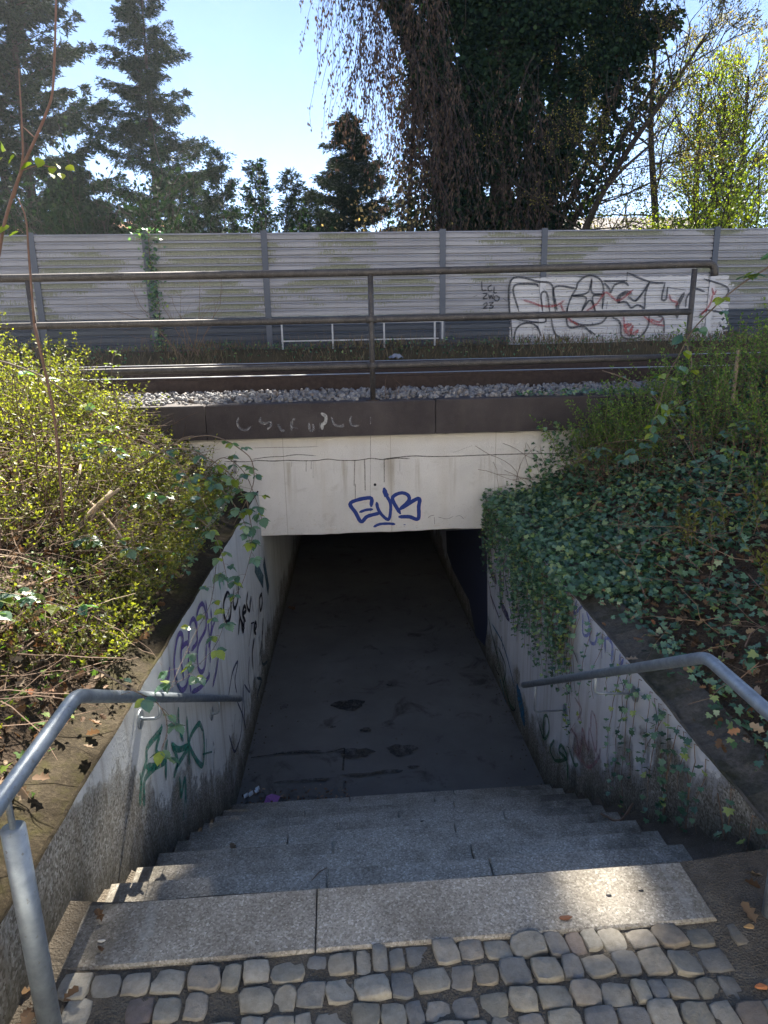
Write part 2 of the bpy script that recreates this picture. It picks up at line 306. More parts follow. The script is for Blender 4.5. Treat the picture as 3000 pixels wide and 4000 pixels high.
STROKES = {
'evr': ('y', [(0.0357,[(0.34,0.099),(0.33,0.187),(0.123,0.141),(0.172,0.031),(0.229,-0.071),(0.296,-0.015),(0.429,0.017)]),(0.026,[(0.218,0.036),(0.285,0.057),(0.351,0.061)]),(0.03,[(0.399,0.131),(0.41,0.069),(0.448,-0.0),(0.52,-0.058),(0.545,0.037),(0.543,0.125),(0.511,0.194),(0.489,0.249)]),(0.045,[(0.514,0.187),(0.492,0.235),(0.481,0.279)]),(0.034,[(0.647,0.006),(0.57,0.152),(0.59,0.205),(0.669,0.23),(0.735,0.2),(0.738,0.139),(0.641,0.047)]),(0.036,[(0.641,0.047),(0.841,0.162),(0.847,0.067),(0.839,-0.063),(0.746,-0.036),(0.64,-0.032)]),(0.026,[(0.366,-0.131),(0.426,-0.106),(0.519,-0.103),(0.586,-0.112)]),(0.02,[(0.689,-0.122),(0.697,-0.122)])]),
'evr2': ('y', [(0.006,[(0.95,-0.054),(0.973,-0.037),(1.013,-0.029)]),(0.012,[(1.016,-0.056),(1.02,-0.125)]),(0.004,[(1.053,-0.051),(1.154,-0.075),(1.221,-0.05)]),(0.004,[(1.248,-0.051),(1.295,-0.046),(1.336,-0.082)])]),
'bar_black': ('y', [(0.03,[(2.636,2.695),(2.648,2.553),(2.723,2.552)]),(0.03,[(2.813,2.636),(2.753,2.594),(2.769,2.537),(2.83,2.545)]),(0.03,[(2.859,2.607),(2.861,2.507),(2.907,2.507)]),(0.03,[(2.664,2.496),(2.74,2.489),(2.666,2.41),(2.742,2.409)]),(0.03,[(2.764,2.48),(2.787,2.408),(2.811,2.459),(2.836,2.407),(2.847,2.479)]),(0.03,[(2.878,2.45),(2.864,2.393),(2.926,2.363),(2.955,2.42),(2.893,2.458)]),(0.03,[(2.498,2.441),(2.558,2.469)]),(0.03,[(3.031,2.404),(3.087,2.361)]),(0.03,[(2.674,2.309),(2.728,2.337),(2.735,2.294),(2.675,2.246),(2.745,2.25)]),(0.03,[(2.774,2.336),(2.85,2.341),(2.796,2.293),(2.851,2.278),(2.822,2.244),(2.776,2.25)]),(0.045,[(3.206,1.702),(3.145,2.694),(3.663,2.676),(3.879,2.636),(3.951,2.405),(4.008,2.187)]),(0.045,[(3.314,2.184),(3.208,2.602),(3.573,2.64),(3.651,2.596)]),(0.045,[(3.746,2.177),(3.708,2.466),(3.809,2.479),(3.875,2.174)]),(0.045,[(3.288,2.038),(3.785,1.986),(3.762,2.162)]),(0.045,[(3.237,1.701),(3.278,1.877),(3.383,1.964),(3.537,1.976),(3.664,1.9),(3.733,1.751)]),(0.045,[(3.906,2.057),(3.98,1.806),(4.142,1.684),(4.267,1.696)]),(0.045,[(3.978,2.173),(3.943,2.578),(4.344,2.558)]),(0.045,[(4.344,2.558),(4.369,2.658),(4.517,2.762),(4.671,2.754),(4.802,2.652),(4.847,2.435),(4.832,2.203)]),(0.045,[(4.344,2.558),(4.259,2.415),(4.193,2.213),(4.186,2.038),(4.257,1.889),(4.506,1.9),(4.672,1.763)]),(0.045,[(4.612,2.712),(4.549,2.483),(4.258,2.43)]),(0.045,[(4.258,2.43),(4.524,2.397),(4.46,2.165)]),(0.045,[(4.46,2.165),(4.604,2.352),(4.709,2.161)]),(0.045,[(4.709,2.161),(4.647,2.409),(4.831,2.45)]),(0.045,[(4.831,2.45),(4.627,2.482),(4.612,2.712)]),(0.045,[(4.25,2.007),(4.505,1.929),(4.817,1.953),(4.949,2.084)]),(0.045,[(4.849,2.637),(4.933,2.55),(4.969,2.477),(5.037,2.606),(5.205,2.647),(5.287,2.588)]),(0.045,[(4.831,2.68),(4.924,2.671),(5.25,2.675)]),(0.045,[(5.25,2.675),(5.249,2.81)]),(0.045,[(5.249,2.81),(5.672,2.649),(5.956,2.628)]),(0.045,[(5.672,2.649),(5.463,2.339),(5.302,2.4)]),(0.045,[(5.122,2.301),(5.262,2.313),(5.364,2.209),(5.486,2.257),(5.617,2.191)]),(0.045,[(5.672,2.649),(5.611,2.453),(5.617,2.191)]),(0.045,[(5.03,2.053),(5.178,1.962),(5.227,1.723),(5.407,1.66),(5.593,1.716),(5.705,1.894),(5.706,2.071)]),(0.045,[(5.956,2.628),(5.917,2.362),(5.997,2.346),(6.01,2.549)]),(0.045,[(6.01,2.549),(6.345,2.501)]),(0.045,[(5.88,2.068),(5.981,2.008),(6.019,1.769)]),(0.045,[(6.375,2.208),(6.389,2.384),(6.534,2.513),(6.697,2.467)]),(0.045,[(6.673,2.685),(7.118,2.534),(7.092,2.344),(6.941,2.273)]),(0.045,[(6.645,2.056),(6.796,2.142),(7.056,2.108)]),(0.045,[(4.818,2.494),(4.838,2.203)]),(0.045,[(4.917,2.318),(4.91,2.202)]),(0.09,[(5.122,2.301),(5.13,2.402),(5.249,2.473),(5.344,2.457)]),(0.09,[(5.448,2.339),(5.533,2.44)]),(0.09,[(6.32,2.443),(6.229,2.24),(6.233,2.033)]),(0.09,[(4.193,2.213),(4.193,2.038)]),(0.09,[(4.637,1.823),(4.719,1.762)])]),
'bar_red': ('y', [(0.035,[(3.399,2.37),(3.555,2.325),(3.742,2.264),(3.988,2.274),(4.124,2.345)]),(0.035,[(4.064,2.302),(4.117,2.185),(4.25,2.022),(4.411,1.922)]),(0.035,[(4.553,2.172),(4.732,2.292),(4.875,2.478),(5.072,2.345),(5.195,2.372),(5.371,2.515)]),(0.035,[(6.054,2.418),(6.094,2.33),(6.209,2.284),(6.183,2.226)]),(0.035,[(6.833,2.523),(6.877,2.421),(6.918,2.479)]),(0.035,[(6.862,2.406),(6.818,2.231),(6.677,2.055)]),(0.035,[(5.612,2.058),(5.797,1.936),(5.992,1.888)]),(0.035,[(5.727,2.012),(5.907,1.949),(5.964,2.023)]),(0.035,[(5.233,2.064),(5.279,1.871),(5.386,1.929),(5.261,1.901),(5.348,1.796),(5.42,1.899),(5.4,1.75),(5.521,1.822),(5.466,1.719)]),(0.035,[(5.25,1.842),(5.37,1.721),(5.395,1.81)])]),
'purple': ('L', [(0.022,[(3.283,0.139),(3.332,0.146),(3.356,0.178)]),(0.022,[(3.597,-0.016),(3.586,0.128),(3.665,0.205),(3.612,0.263),(3.529,0.249),(3.444,0.159),(3.454,0.055),(3.52,-0.043),(3.615,-0.078),(3.692,-0.061)]),(0.022,[(3.616,0.171),(3.705,0.153),(3.761,0.114),(3.712,-0.011),(3.711,-0.163)]),(0.022,[(3.771,0.139),(3.829,0.21),(3.921,0.214),(3.974,0.152),(3.964,0.046),(3.813,0.058)]),(0.022,[(3.964,0.046),(4.026,0.199),(4.164,0.212),(4.237,0.132),(4.21,0.02),(3.981,0.007),(3.92,-0.105),(4.002,-0.19),(4.107,-0.188),(4.182,-0.092)]),(0.022,[(4.276,0.182),(4.287,-0.016),(4.269,-0.152),(4.25,-0.245)]),(0.022,[(4.399,0.071),(4.368,-0.053),(4.241,-0.129)]),(0.022,[(4.49,-0.047),(4.359,-0.074),(4.275,-0.137)]),(0.022,[(3.734,-0.18),(3.939,-0.261),(4.166,-0.312),(4.181,-0.294)]),(0.022,[(4.532,-0.299),(4.412,-0.383),(4.251,-0.429)])]),
'green': ('L', [(0.024,[(2.716,-0.163),(2.775,-0.072),(2.859,-0.04),(2.896,0.01),(3.098,-0.033),(3.123,-0.023)]),(0.024,[(2.764,-0.201),(2.817,-0.104),(3.028,-0.165),(3.008,-0.079),(3.106,-0.039)]),(0.024,[(2.85,-0.065),(2.989,-0.158),(3.132,-0.232)]),(0.024,[(3.101,-0.313),(3.152,-0.177),(3.185,-0.151)]),(0.024,[(3.232,-0.395),(3.318,-0.363),(3.254,-0.211)]),(0.024,[(3.252,-0.217),(3.361,-0.319),(3.536,-0.423),(3.288,-0.378)]),(0.024,[(3.573,-0.256),(3.554,-0.412),(3.525,-0.524)]),(0.024,[(3.894,-0.54),(3.802,-0.439),(3.566,-0.42),(3.785,-0.725),(3.881,-0.657),(3.894,-0.54)]),(0.024,[(3.953,-0.654),(3.884,-0.778)]),(0.024,[(3.838,-0.678),(4.055,-0.81)]),(0.024,[(3.429,-0.109),(3.408,-0.197),(3.452,-0.321)]),(0.024,[(3.315,-0.471),(3.311,-0.58),(3.407,-0.539),(3.382,-0.673)]),(0.024,[(3.297,-0.719),(3.368,-0.639)]),(0.024,[(3.443,0.09),(3.48,-0.009)]),(0.024,[(2.753,-0.038),(2.754,-0.082)])]),
'bright': ('L', [(0.06,[(4.718,0.193),(4.747,0.105)]),(0.05,[(4.858,0.155),(4.882,0.081)])]),
'black': ('L', [(0.024,[(4.991,-0.037),(4.84,-0.052),(4.803,-0.139),(4.879,-0.239),(5.024,-0.255),(5.093,-0.156),(5.013,-0.046)]),(0.024,[(4.963,-0.16),(4.977,-0.244)]),(0.024,[(5.244,-0.118),(5.179,-0.202),(5.23,-0.274),(5.381,-0.255),(5.454,-0.159)]),(0.024,[(5.427,-0.086),(5.364,-0.165)]),(0.024,[(5.289,-0.528),(5.418,-0.439),(5.498,-0.604),(5.593,-0.538)]),(0.024,[(5.429,-0.348),(5.418,-0.439),(5.564,-0.602)]),(0.024,[(5.534,-0.457),(5.71,-0.5),(5.643,-0.428),(5.534,-0.457),(5.643,-0.571)]),(0.024,[(5.865,-0.385),(5.764,-0.456),(5.883,-0.575),(5.998,-0.484)]),(0.024,[(6.029,-0.497),(6.068,-0.654)]),(0.024,[(5.722,-0.845),(5.95,-0.744)]),(0.024,[(5.924,-0.72),(6.085,-0.781)]),(0.024,[(6.084,-0.865),(6.201,-0.87),(6.15,-0.81),(6.052,-0.85),(6.135,-0.925)]),(0.024,[(6.423,-0.757),(6.298,-0.927)]),(0.024,[(6.664,-0.716),(6.49,-0.709),(6.511,-0.844),(6.665,-0.807),(6.626,-0.701)]),(0.024,[(6.019,-0.919),(5.871,-0.99),(5.82,-1.13)]),(0.07,[(6.518,-1.105),(6.444,-1.199)]),(0.07,[(6.613,-1.005),(6.551,-1.094)])]),
'navy': ('L', [(0.016,[(4.723,-0.772),(4.937,-0.692),(5.172,-0.723),(4.999,-0.797),(5.025,-0.926)]),(0.016,[(4.973,-0.731),(5.006,-0.905)]),(0.016,[(4.623,-1.058),(4.72,-1.245),(4.823,-1.316),(5.087,-1.307),(5.308,-1.022)]),(0.016,[(5.328,-0.979),(5.266,-1.253),(5.266,-1.422)]),(0.016,[(5.458,-1.118),(5.333,-1.317)]),(0.016,[(5.706,-0.953),(5.573,-1.09),(5.593,-1.241),(5.363,-1.042)]),(0.016,[(5.017,-1.006),(5.185,-1.226),(5.26,-1.407)]),(0.016,[(4.669,-1.303),(4.889,-1.044)])]),
'teal': ('L', [(0.02,[(6.338,-1.198),(6.42,-1.396),(6.736,-1.533)]),(0.02,[(6.018,-1.334),(6.277,-1.502),(6.026,-1.489),(5.924,-1.53)]),(0.02,[(6.302,-1.451),(6.483,-1.455)]),(0.3,[(6.478,-0.382),(6.733,-0.576)]),(0.3,[(7.019,-0.576),(7.121,-0.775)])]),
'lav': ('x', [(0.018,[(4.501,0.099),(4.438,0.055),(4.339,0.114)]),(0.018,[(4.184,0.101),(4.217,-0.006),(4.087,0.105)]),(0.018,[(4.057,0.063),(4.036,-0.065),(3.948,-0.033),(3.941,0.06),(3.993,0.1)]),(0.018,[(3.915,0.036),(3.91,-0.06),(3.826,-0.037),(3.798,0.046)]),(0.018,[(3.736,0.05),(3.705,-0.073)]),(0.018,[(3.664,-0.018),(3.669,0.073),(3.573,0.077),(3.564,-0.034)]),(0.018,[(3.453,0.072),(3.449,0.001),(3.407,0.063)]),(0.018,[(3.438,-0.066),(3.362,-0.097)])]),
'rblack': ('x', [(0.013,[(4.551,-0.233),(4.367,-0.052),(4.272,0.017),(4.364,-0.07),(4.385,-0.198),(4.318,-0.275),(4.174,-0.273),(4.093,-0.308)]),(0.013,[(4.284,0.012),(4.235,-0.052)]),(0.013,[(5.644,-0.55),(5.549,-0.608),(5.641,-0.749),(5.72,-0.658),(5.644,-0.55)]),(0.013,[(5.539,-0.691),(5.403,-0.763)]),(0.013,[(4.439,-0.303),(4.338,-0.415),(4.233,-0.56)]),(0.013,[(4.676,-0.524),(4.56,-0.678)]),(0.013,[(4.289,-0.38),(4.264,-0.71)]),(0.013,[(6.471,-1.273),(6.216,-1.537),(6.442,-1.554)]),(0.013,[(6.14,-1.255),(5.899,-1.547),(5.739,-1.648),(5.564,-1.543),(5.628,-1.393)])]),
'pink': ('x', [(0.018,[(4.123,-0.597),(3.995,-0.609),(4.051,-0.722)]),(0.018,[(4.181,-0.895),(4.094,-0.779)]),(0.018,[(4.159,-0.861),(4.041,-0.866),(3.989,-0.952),(3.95,-0.815),(3.952,-0.728),(3.829,-0.822),(3.834,-0.653),(3.708,-0.739),(3.729,-0.549),(3.812,-0.517),(3.814,-0.64)]),(0.018,[(4.113,-0.985),(3.823,-0.934),(3.67,-0.769),(3.643,-0.677)])]),
'rgreen': ('x', [(0.02,[(4.872,-1.269),(4.725,-1.316),(4.613,-1.173),(4.659,-1.078),(4.75,-1.145),(4.722,-1.337)]),(0.02,[(4.486,-1.17),(4.562,-1.299),(4.434,-1.313),(4.199,-1.128),(4.317,-1.101),(4.362,-1.186),(4.196,-1.147),(4.149,-1.273)]),(0.02,[(4.211,-1.051),(4.15,-1.263)]),(0.02,[(4.16,-1.027),(4.047,-1.073),(3.978,-1.024)]),(0.02,[(6.787,-1.15),(6.527,-1.3),(6.287,-1.401),(6.109,-1.523),(5.791,-1.623),(5.605,-1.581)]),(0.02,[(6.3,-1.278),(5.974,-1.338),(6.052,-1.562)])]),
'rteal': ('x', [(0.12,[(5.537,-1.328),(5.425,-1.407),(5.305,-1.515)]),(0.02,[(6.602,-1.157),(6.097,-1.164),(5.631,-1.368)]),(0.05,[(6.183,-1.592),(5.824,-1.755)])]),
'rred': ('x', [(0.05,[(6.181,-1.121),(6.136,-1.197)]),(0.05,[(6.825,-0.764),(6.564,-0.951)]),(0.05,[(6.418,-0.2),(6.14,-0.345)]),(0.05,[(5.914,-0.202),(5.79,-0.459)]),(0.05,[(6.86,-0.411),(6.654,-0.655)])]),
'rpurple': ('x', [(0.07,[(6.934,-0.291),(6.782,-0.573),(6.482,-0.633)]),(0.07,[(6.704,-0.164),(6.45,-0.414)]),(0.07,[(6.337,-0.442),(6.25,-0.749),(5.937,-0.805)]),(0.07,[(6.691,-0.873),(6.336,-0.953)]),(0.07,[(6.127,-0.459),(5.852,-0.715)])]),
'cop': ('y', [(0.022,[(-0.975,1.08),(-0.99,1.023),(-0.96,0.964),(-0.903,0.956),(-0.861,0.984)]),(0.022,[(-0.757,1.074),(-0.76,1.028),(-0.703,1.015),(-0.661,1.031),(-0.658,0.99),(-0.695,0.956)]),(0.022,[(-0.588,1.0),(-0.551,0.94),(-0.528,0.94)]),(0.022,[(-0.452,0.937),(-0.448,1.019),(-0.417,1.054)]),(0.022,[(-0.45,0.967),(-0.393,0.959)]),(0.022,[(-0.274,1.003),(-0.266,0.932),(-0.23,0.943),(-0.234,0.99)]),(0.022,[(-0.173,0.918),(-0.163,1.0)]),(0.022,[(-0.044,1.055),(-0.018,0.984),(0.058,0.964),(0.071,0.987)]),(0.022,[(0.155,1.061),(0.142,1.015),(0.158,0.973),(0.223,0.966)]),(0.022,[(0.349,1.045),(0.347,0.98)])]),
'copP': ('y', [(0.032,[(-0.142,1.099),(-0.102,1.068),(-0.11,1.01),(-0.14,0.987),(-0.142,0.946)])]),
'crack': ('y', [(0.009,[(-1.16,0.624),(-0.925,0.616),(-0.818,0.625),(-0.664,0.614),(-0.521,0.618),(-0.355,0.608),(-0.211,0.606),(-0.103,0.617),(0.017,0.601),(0.197,0.595),(0.355,0.61),(0.476,0.594),(0.609,0.604),(0.754,0.594)]),(0.007,[(-0.876,0.639),(-0.709,0.658),(-0.566,0.659),(-0.423,0.673),(-0.221,0.658)]),(0.004,[(-0.868,0.757),(-0.632,0.756),(-0.395,0.751),(-0.193,0.751)]),(0.004,[(0.35,0.843),(0.349,0.613)]),(0.003,[(-0.201,0.835),(-0.217,0.752)])]),
'crack2': ('y', [(0.009,[(0.485,0.601),(0.777,0.622),(0.973,0.611),(1.292,0.606),(1.589,0.609),(2.061,0.607),(2.463,0.594)]),(0.004,[(1.218,0.645),(1.414,0.713)]),(0.005,[(1.095,0.844),(1.363,0.861),(1.953,0.832)])]),
'drip': ('y', [(0.03,[(0.179,0.587),(0.165,0.334)]),(0.035,[(0.282,0.584),(0.28,0.28)]),(0.035,[(0.487,0.577),(0.484,0.361)]),(0.012,[(0.652,0.578),(0.65,0.467)]),(0.02,[(-0.325,0.597),(-0.33,0.499)]),(0.012,[(-0.254,0.595),(-0.261,0.423)]),(0.02,[(-0.272,0.595),(-0.277,0.522)]),(0.03,[(0.178,0.334),(0.173,0.183)]),(0.012,[(-0.474,0.602),(-0.479,0.553)]),(0.1,[(-1.055,0.608),(-1.061,0.523)]),(0.012,[(0.348,0.843),(0.329,0.025)])]),
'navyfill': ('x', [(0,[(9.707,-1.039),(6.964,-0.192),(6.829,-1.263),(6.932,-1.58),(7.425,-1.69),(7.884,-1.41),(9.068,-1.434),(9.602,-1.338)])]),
}
CANES = {
'a': [(-1.38,4.9,1.0),(-1.19,4.8,1.13),(-1.07,4.75,1.19),(-0.96,4.7,1.22),(-0.85,4.65,1.23),(-0.74,4.6,1.2),(-0.66,4.55,1.16),(-0.58,4.5,1.1),(-0.56,4.5,1.01),(-0.57,4.5,0.92),(-0.62,4.5,0.81),(-0.72,4.5,0.64)],
'b': [(-1.42,4.7,1.0),(-1.14,4.6,1.15),(-0.97,4.6,1.14),(-0.85,4.5,1.1),(-0.78,4.5,1.05),(-0.72,4.5,0.99),(-0.67,4.5,0.91),(-0.64,4.5,0.82)],
'c': [(-1.25,4.4,1.28),(-1.1,4.4,1.16),(-1.04,4.4,1.11),(-0.98,4.4,1.01),(-0.91,4.4,0.88),(-0.84,4.4,0.72)],
'd': [(-0.62,4.5,0.81),(-0.61,4.5,0.7),(-0.6,4.5,0.59),(-0.61,4.5,0.5)],
'e': [(-0.59,4.4,0.51),(-0.62,4.1,0.39),(-0.67,3.9,0.32),(-0.68,3.7,0.3),(-0.69,3.4,0.28),(-0.73,3.0,0.34),(-0.75,2.75,0.41),(-0.76,2.65,0.43)],
'f': [(-0.82,4.3,0.44),(-0.79,3.9,0.35),(-0.78,3.6,0.36),(-0.78,3.3,0.38),(-0.78,3.0,0.38),(-0.76,2.7,0.41)],
'g': [(-0.91,2.3,0.74),(-0.78,2.25,0.68),(-0.72,2.25,0.64),(-0.69,2.25,0.62),(-0.66,2.25,0.56),(-0.66,2.25,0.49),(-0.68,2.25,0.43),(-0.7,2.25,0.34)],
'h': [(2.43,3.7,2.28),(2.41,3.8,2.2),(2.33,3.9,2.12),(2.25,4.0,2.01),(2.22,4.2,1.86),(2.2,4.3,1.71),(2.19,4.4,1.58),(2.2,4.5,1.4),(2.17,4.5,1.3),(2.14,4.5,1.13)],
'i': [(2.18,5.5,1.55),(2.31,5.4,1.5),(2.39,5.3,1.44),(2.43,5.1,1.38),(2.52,4.9,1.19),(2.52,4.6,1.01),(2.52,4.5,0.94)],
'j': [(2.56,4.9,1.76),(2.61,4.9,1.63),(2.58,4.9,1.55),(2.5,4.9,1.42),(2.46,4.9,1.29)],
'k': [(-1.88,4.0,1.78),(-1.78,4.0,1.75),(-1.68,4.1,1.68),(-1.59,4.2,1.58),(-1.51,4.3,1.48),(-1.35,4.3,1.34),(-1.19,4.3,1.2),(-1.03,4.3,1.12),(-0.93,4.3,0.96)],
'l': [(-1.63,5.2,1.18),(-1.62,5.2,1.39),(-1.63,5.2,1.51),(-1.63,5.2,1.61),(-1.61,5.2,1.73),(-1.58,5.2,1.79)],
's1': [(-1.6,3.4,2.01),(-1.52,3.4,2.21),(-1.45,3.4,2.41),(-1.35,3.4,2.61),(-1.27,3.4,2.74),(-1.21,3.4,2.84),(-1.17,3.4,2.93),(-1.13,3.4,3.14),(-1.1,3.4,3.32)],
's2': [(-1.4,3.4,2.5),(-1.34,3.4,2.65),(-1.32,3.4,2.79),(-1.31,3.4,2.9),(-1.3,3.4,3.01)],
's3': [(-1.39,3.4,1.96),(-1.37,3.4,2.26),(-1.36,3.4,2.41),(-1.38,3.4,2.5)],
's4': [(-1.27,3.4,2.74),(-1.3,3.4,2.77),(-1.32,3.4,2.79)],
}

# ------------------------------------------------------------------ geometry helpers
class MB:
    def __init__(s): s.v = []; s.f = []; s.mi = []; s.smooth = False
    def add(s, v, f, mi=0):
        b = len(s.v); s.v += [tuple(x) for x in v]; s.f += [tuple(i+b for i in q) for q in f]; s.mi += [mi]*len(f); return s
    def box(s, a, b, bv=0.0, mi=0):
        x0, y0, z0 = a; x1, y1, z1 = b
        if bv <= 0:
            return s.add([(x0,y0,z0),(x1,y0,z0),(x1,y1,z0),(x0,y1,z0),(x0,y0,z1),(x1,y0,z1),(x1,y1,z1),(x0,y1,z1)],
                  [(0,3,2,1),(4,5,6,7),(0,1,5,4),(1,2,6,5),(2,3,7,6),(3,0,4,7)], mi)
        v = []; ring = []
        for (z, i) in ((z0, 0), (z1-bv, 0), (z1, bv)):
            for (x, y) in ((x0+i, y0+i), (x1-i, y0+i), (x1-i, y1-i), (x0+i, y1-i)): v.append((x, y, z))
        f = [(0,3,2,1), (8,9,10,11)]
        for k in (0, 4):
            for i in range(4): f.append((k+i, k+(i+1) % 4, k+4+(i+1) % 4, k+4+i))
        return s.add(v, f, mi)
    def tube(s, pts, rad, n=8, caps=True, mi=0):
        pts = [Vector(p) for p in pts]; N = len(pts)
        if not hasattr(rad, '__len__'): rad = [rad]*N
        v = []; f = []
        t0 = (pts[1]-pts[0]).normalized()
        u = t0.orthogonal().normalized()
        for i, p in enumerate(pts):
            if i == 0: t = t0
            elif i == N-1: t = (pts[i]-pts[i-1]).normalized()
            else:
                t = ((pts[i]-pts[i-1]).normalized()+(pts[i+1]-pts[i]).normalized())
                t = t.normalized() if t.length > 1e-6 else (pts[i]-pts[i-1]).normalized()
            u = (u-t*u.dot(t))
            u = u.normalized() if u.length > 1e-6 else t.orthogonal().normalized()
            w_ = t.cross(u)
            for k in range(n):
                a = 2*math.pi*k/n; v.append(p+(u*math.cos(a)+w_*math.sin(a))*rad[i])
        for i in range(N-1):
            for k in range(n): f.append((i*n+k, i*n+(k+1) % n, (i+1)*n+(k+1) % n, (i+1)*n+k))
        if caps and n > 2:
            f.append(tuple(reversed(range(n)))); f.append(tuple(range((N-1)*n, N*n)))
        return s.add(v, f, mi)
    def build(s, name, mats, parent=None, smooth=False):
        me = bpy.data.meshes.new(name); me.from_pydata(s.v, [], s.f)
        if not isinstance(mats, (list, tuple)): mats = [mats]
        for x in mats: me.materials.append(x)
        if len(mats) > 1: me.polygons.foreach_set('material_index', s.mi)
        if smooth: me.polygons.foreach_set('use_smooth', [True]*len(me.polygons))
        me.update()
        o = bpy.data.objects.new(name, me); COL.objects.link(o); o.parent = parent
        return o
def tag(o, label=None, cat=None, group=None, kind=None):
    if label: o['label'] = label
    if cat: o['category'] = cat
    if group: o['group'] = group
    if kind: o['kind'] = kind
    return o
ROOTS = []
def empty(name, loc=(0, 0, 0), **k):
    o = bpy.data.objects.new(name, None); COL.objects.link(o); o.empty_display_size = .1; ROOTS.append(o)
    return tag(o, **k)
def inst(me, name, loc, rot=(0, 0, 0), scale=(1, 1, 1), parent=None):
    o = bpy.data.objects.new(name, me); COL.objects.link(o); o.location = loc; o.rotation_euler = rot; o.scale = scale; o.parent = parent
    return o
def local(mb, origin):
    mb.v = [(x-origin[0], y-origin[1], z-origin[2]) for x, y, z in mb.v]; return mb
def smooth_path(pts, sub=5):
    P = [Vector(p) for p in pts]
    if len(P) < 3: return P
    out = []
    for i in range(len(P)-1):
        a = P[i-1] if i else P[0]*2-P[1]; b, c = P[i], P[i+1]; d = P[i+2] if i+2 < len(P) else P[-1]*2-P[-2]
        for k in range(sub):
            t = k/sub
            out.append(.5*((2*b)+(c-a)*t+(2*a-5*b+4*c-d)*t*t+(3*b-a-3*c+d)*t*t*t))
    out.append(P[-1]); return out
WKEY = [None]
def wall_x(y): return -1.038+.0295*y
WR = 1.592
def stroke_obj(name, keys, mat, parent, off=.003, split=False):
    if split:
        for key in keys:
            ax, L = STROKES[key]
            for i, s1 in enumerate(L):
                STROKES['__'] = (ax, [s1]); WKEY[0] = key; stroke_obj(name, ['__'], mat, parent, off+.0002*i)
        WKEY[0] = None
        return
    mb = MB(); e = 0.0
    for key in keys:
        ax, L = STROKES[key]; WK = {'L': 1.5, 'x': 1.3}.get(ax, 1.15 if key == 'evr' else (.75 if key.startswith('bar') else 1.0))
        for wd, pts in L:
            wd *= WK
            sub = 6 if len(pts) > 2 else 3
            q = smooth_path([Vector((a, b, 0)) for a, b in pts], sub); n = len(q); v = []; f = []
            e += .0002
            lens = [0.0]
            for i in range(1, n): lens.append(lens[-1]+(q[i]-q[i-1]).length)
            T = lens[-1] or 1
            for i in range(n):
                t = (q[min(i+1, n-1)]-q[max(i-1, 0)]); t = t.normalized() if t.length > 1e-9 else Vector((1, 0, 0))
                s_ = Vector((-t.y, t.x, 0))
                ed = min(lens[i], T-lens[i])/(wd*.5+1e-6); k = math.sqrt(max(0.12, 1-(1-min(1, ed))**2))
                ww = wd*.5*k*(1+random.uniform(-.07, .07))
                ext = t*(-wd*.3 if i == 0 else (wd*.3 if i == n-1 else 0))
                for sg in (-1, 1):
                    c = q[i]+ext+s_*sg*ww; d = off+e+i*3e-5
                    if ax == 'y':
                        kk = WKEY[0] or key; yy = {'b': 12.40, 'c': 6.90}.get(kk[0], 6.98)
                        if kk.startswith('crack'): yy = 6.98
                        v.append((c.x, yy-d, c.y))
                    elif ax == 'x': v.append((WR-d, c.x, c.y))
                    else: v.append((wall_x(c.x)+d, c.x, c.y))
            for i in range(n-1): f.append((2*i, 2*i+1, 2*i+3, 2*i+2))
            mb.add(v, f)
    return mb.build(name, mat, parent)

# leaf templates: base at origin, pointing +Y, normal +Z
def T_oval(w=.36, cup=.06):
    v = [(0,0,0),(w,.3,cup),(w*.92,.62,cup*.6),(0,1,-.08),(-w*.92,.62,cup*.6),(-w,.3,cup),(0,.32,-.01),(0,.64,-.01)]
    return np.array(v), [(0,1,6),(1,2,7,6),(2,3,7),(3,4,7),(4,5,6,7),(5,0,6)]
def T_serr():
    pts = [(0,0),(.2,.06),(.27,.18),(.36,.22),(.36,.34),(.42,.42),(.37,.52),(.38,.62),(.28,.7),(.25,.8),(.13,.88),(.06,.95),(0,1.04)]
    v = [(x, y, .10*abs(x)/.4 - .10*y*y) for x, y in pts]+[(-x, y, .10*abs(x)/.4-.10*y*y) for x, y in pts[1:-1]]
    v += [(0,.2,0),(0,.45,-.03),(0,.7,-.06)]; n = len(pts); k = n+n-2
    f = [(0,1,2,k),(2,3,4,k+1,k),(4,5,6,7,k+2,k+1),(7,8,9,10,k+2),(10,11,12,k+2)]
    mir = lambda i: i if i in (0, n-1) or i >= k else i+n-1
    f += [tuple(reversed([mir(i) for i in q])) for q in f]
    return np.array(v), f
def T_rhomb(w=.3): return np.array([(0,0,0),(w,.45,.05),(0,1,-.03),(-w,.45,.05)]), [(0,1,2),(0,2,3)]
def T_kite(w=.3): return np.array([(0,0,0),(w,.5,0.02),(0,1,-.06),(-w,.5,.02)]), [(0,1,2,3)]
def T_ivy():
    pts = [(0,0),(.3,-.1),(.55,.12),(.36,.3),(.5,.62),(.2,.6),(0,1.0),(-.2,.6),(-.5,.62),(-.36,.3),(-.55,.12),(-.3,-.1)]
    v = [(x, y, .08*abs(x)-.04*y*y) for x, y in pts]+[(0,.3,-.02)]
    return np.array(v), [(12,i,(i+1) % 12) for i in range(12)]
def T_oak():
    v = [(0,0,0),(.12,.15,.06),(.3,.25,.15),(.15,.4,.07),(.34,.55,.2),(.16,.68,.08),(.22,.85,.16),(0,1,.1),(-.22,.85,.1),(-.16,.68,.05),(-.34,.55,.17),(-.15,.4,.06),(-.3,.25,.1),(-.12,.15,.05),(0,.5,0)]
    return np.array(v), [(14,i,(i+1) % 14) for i in range(14)]
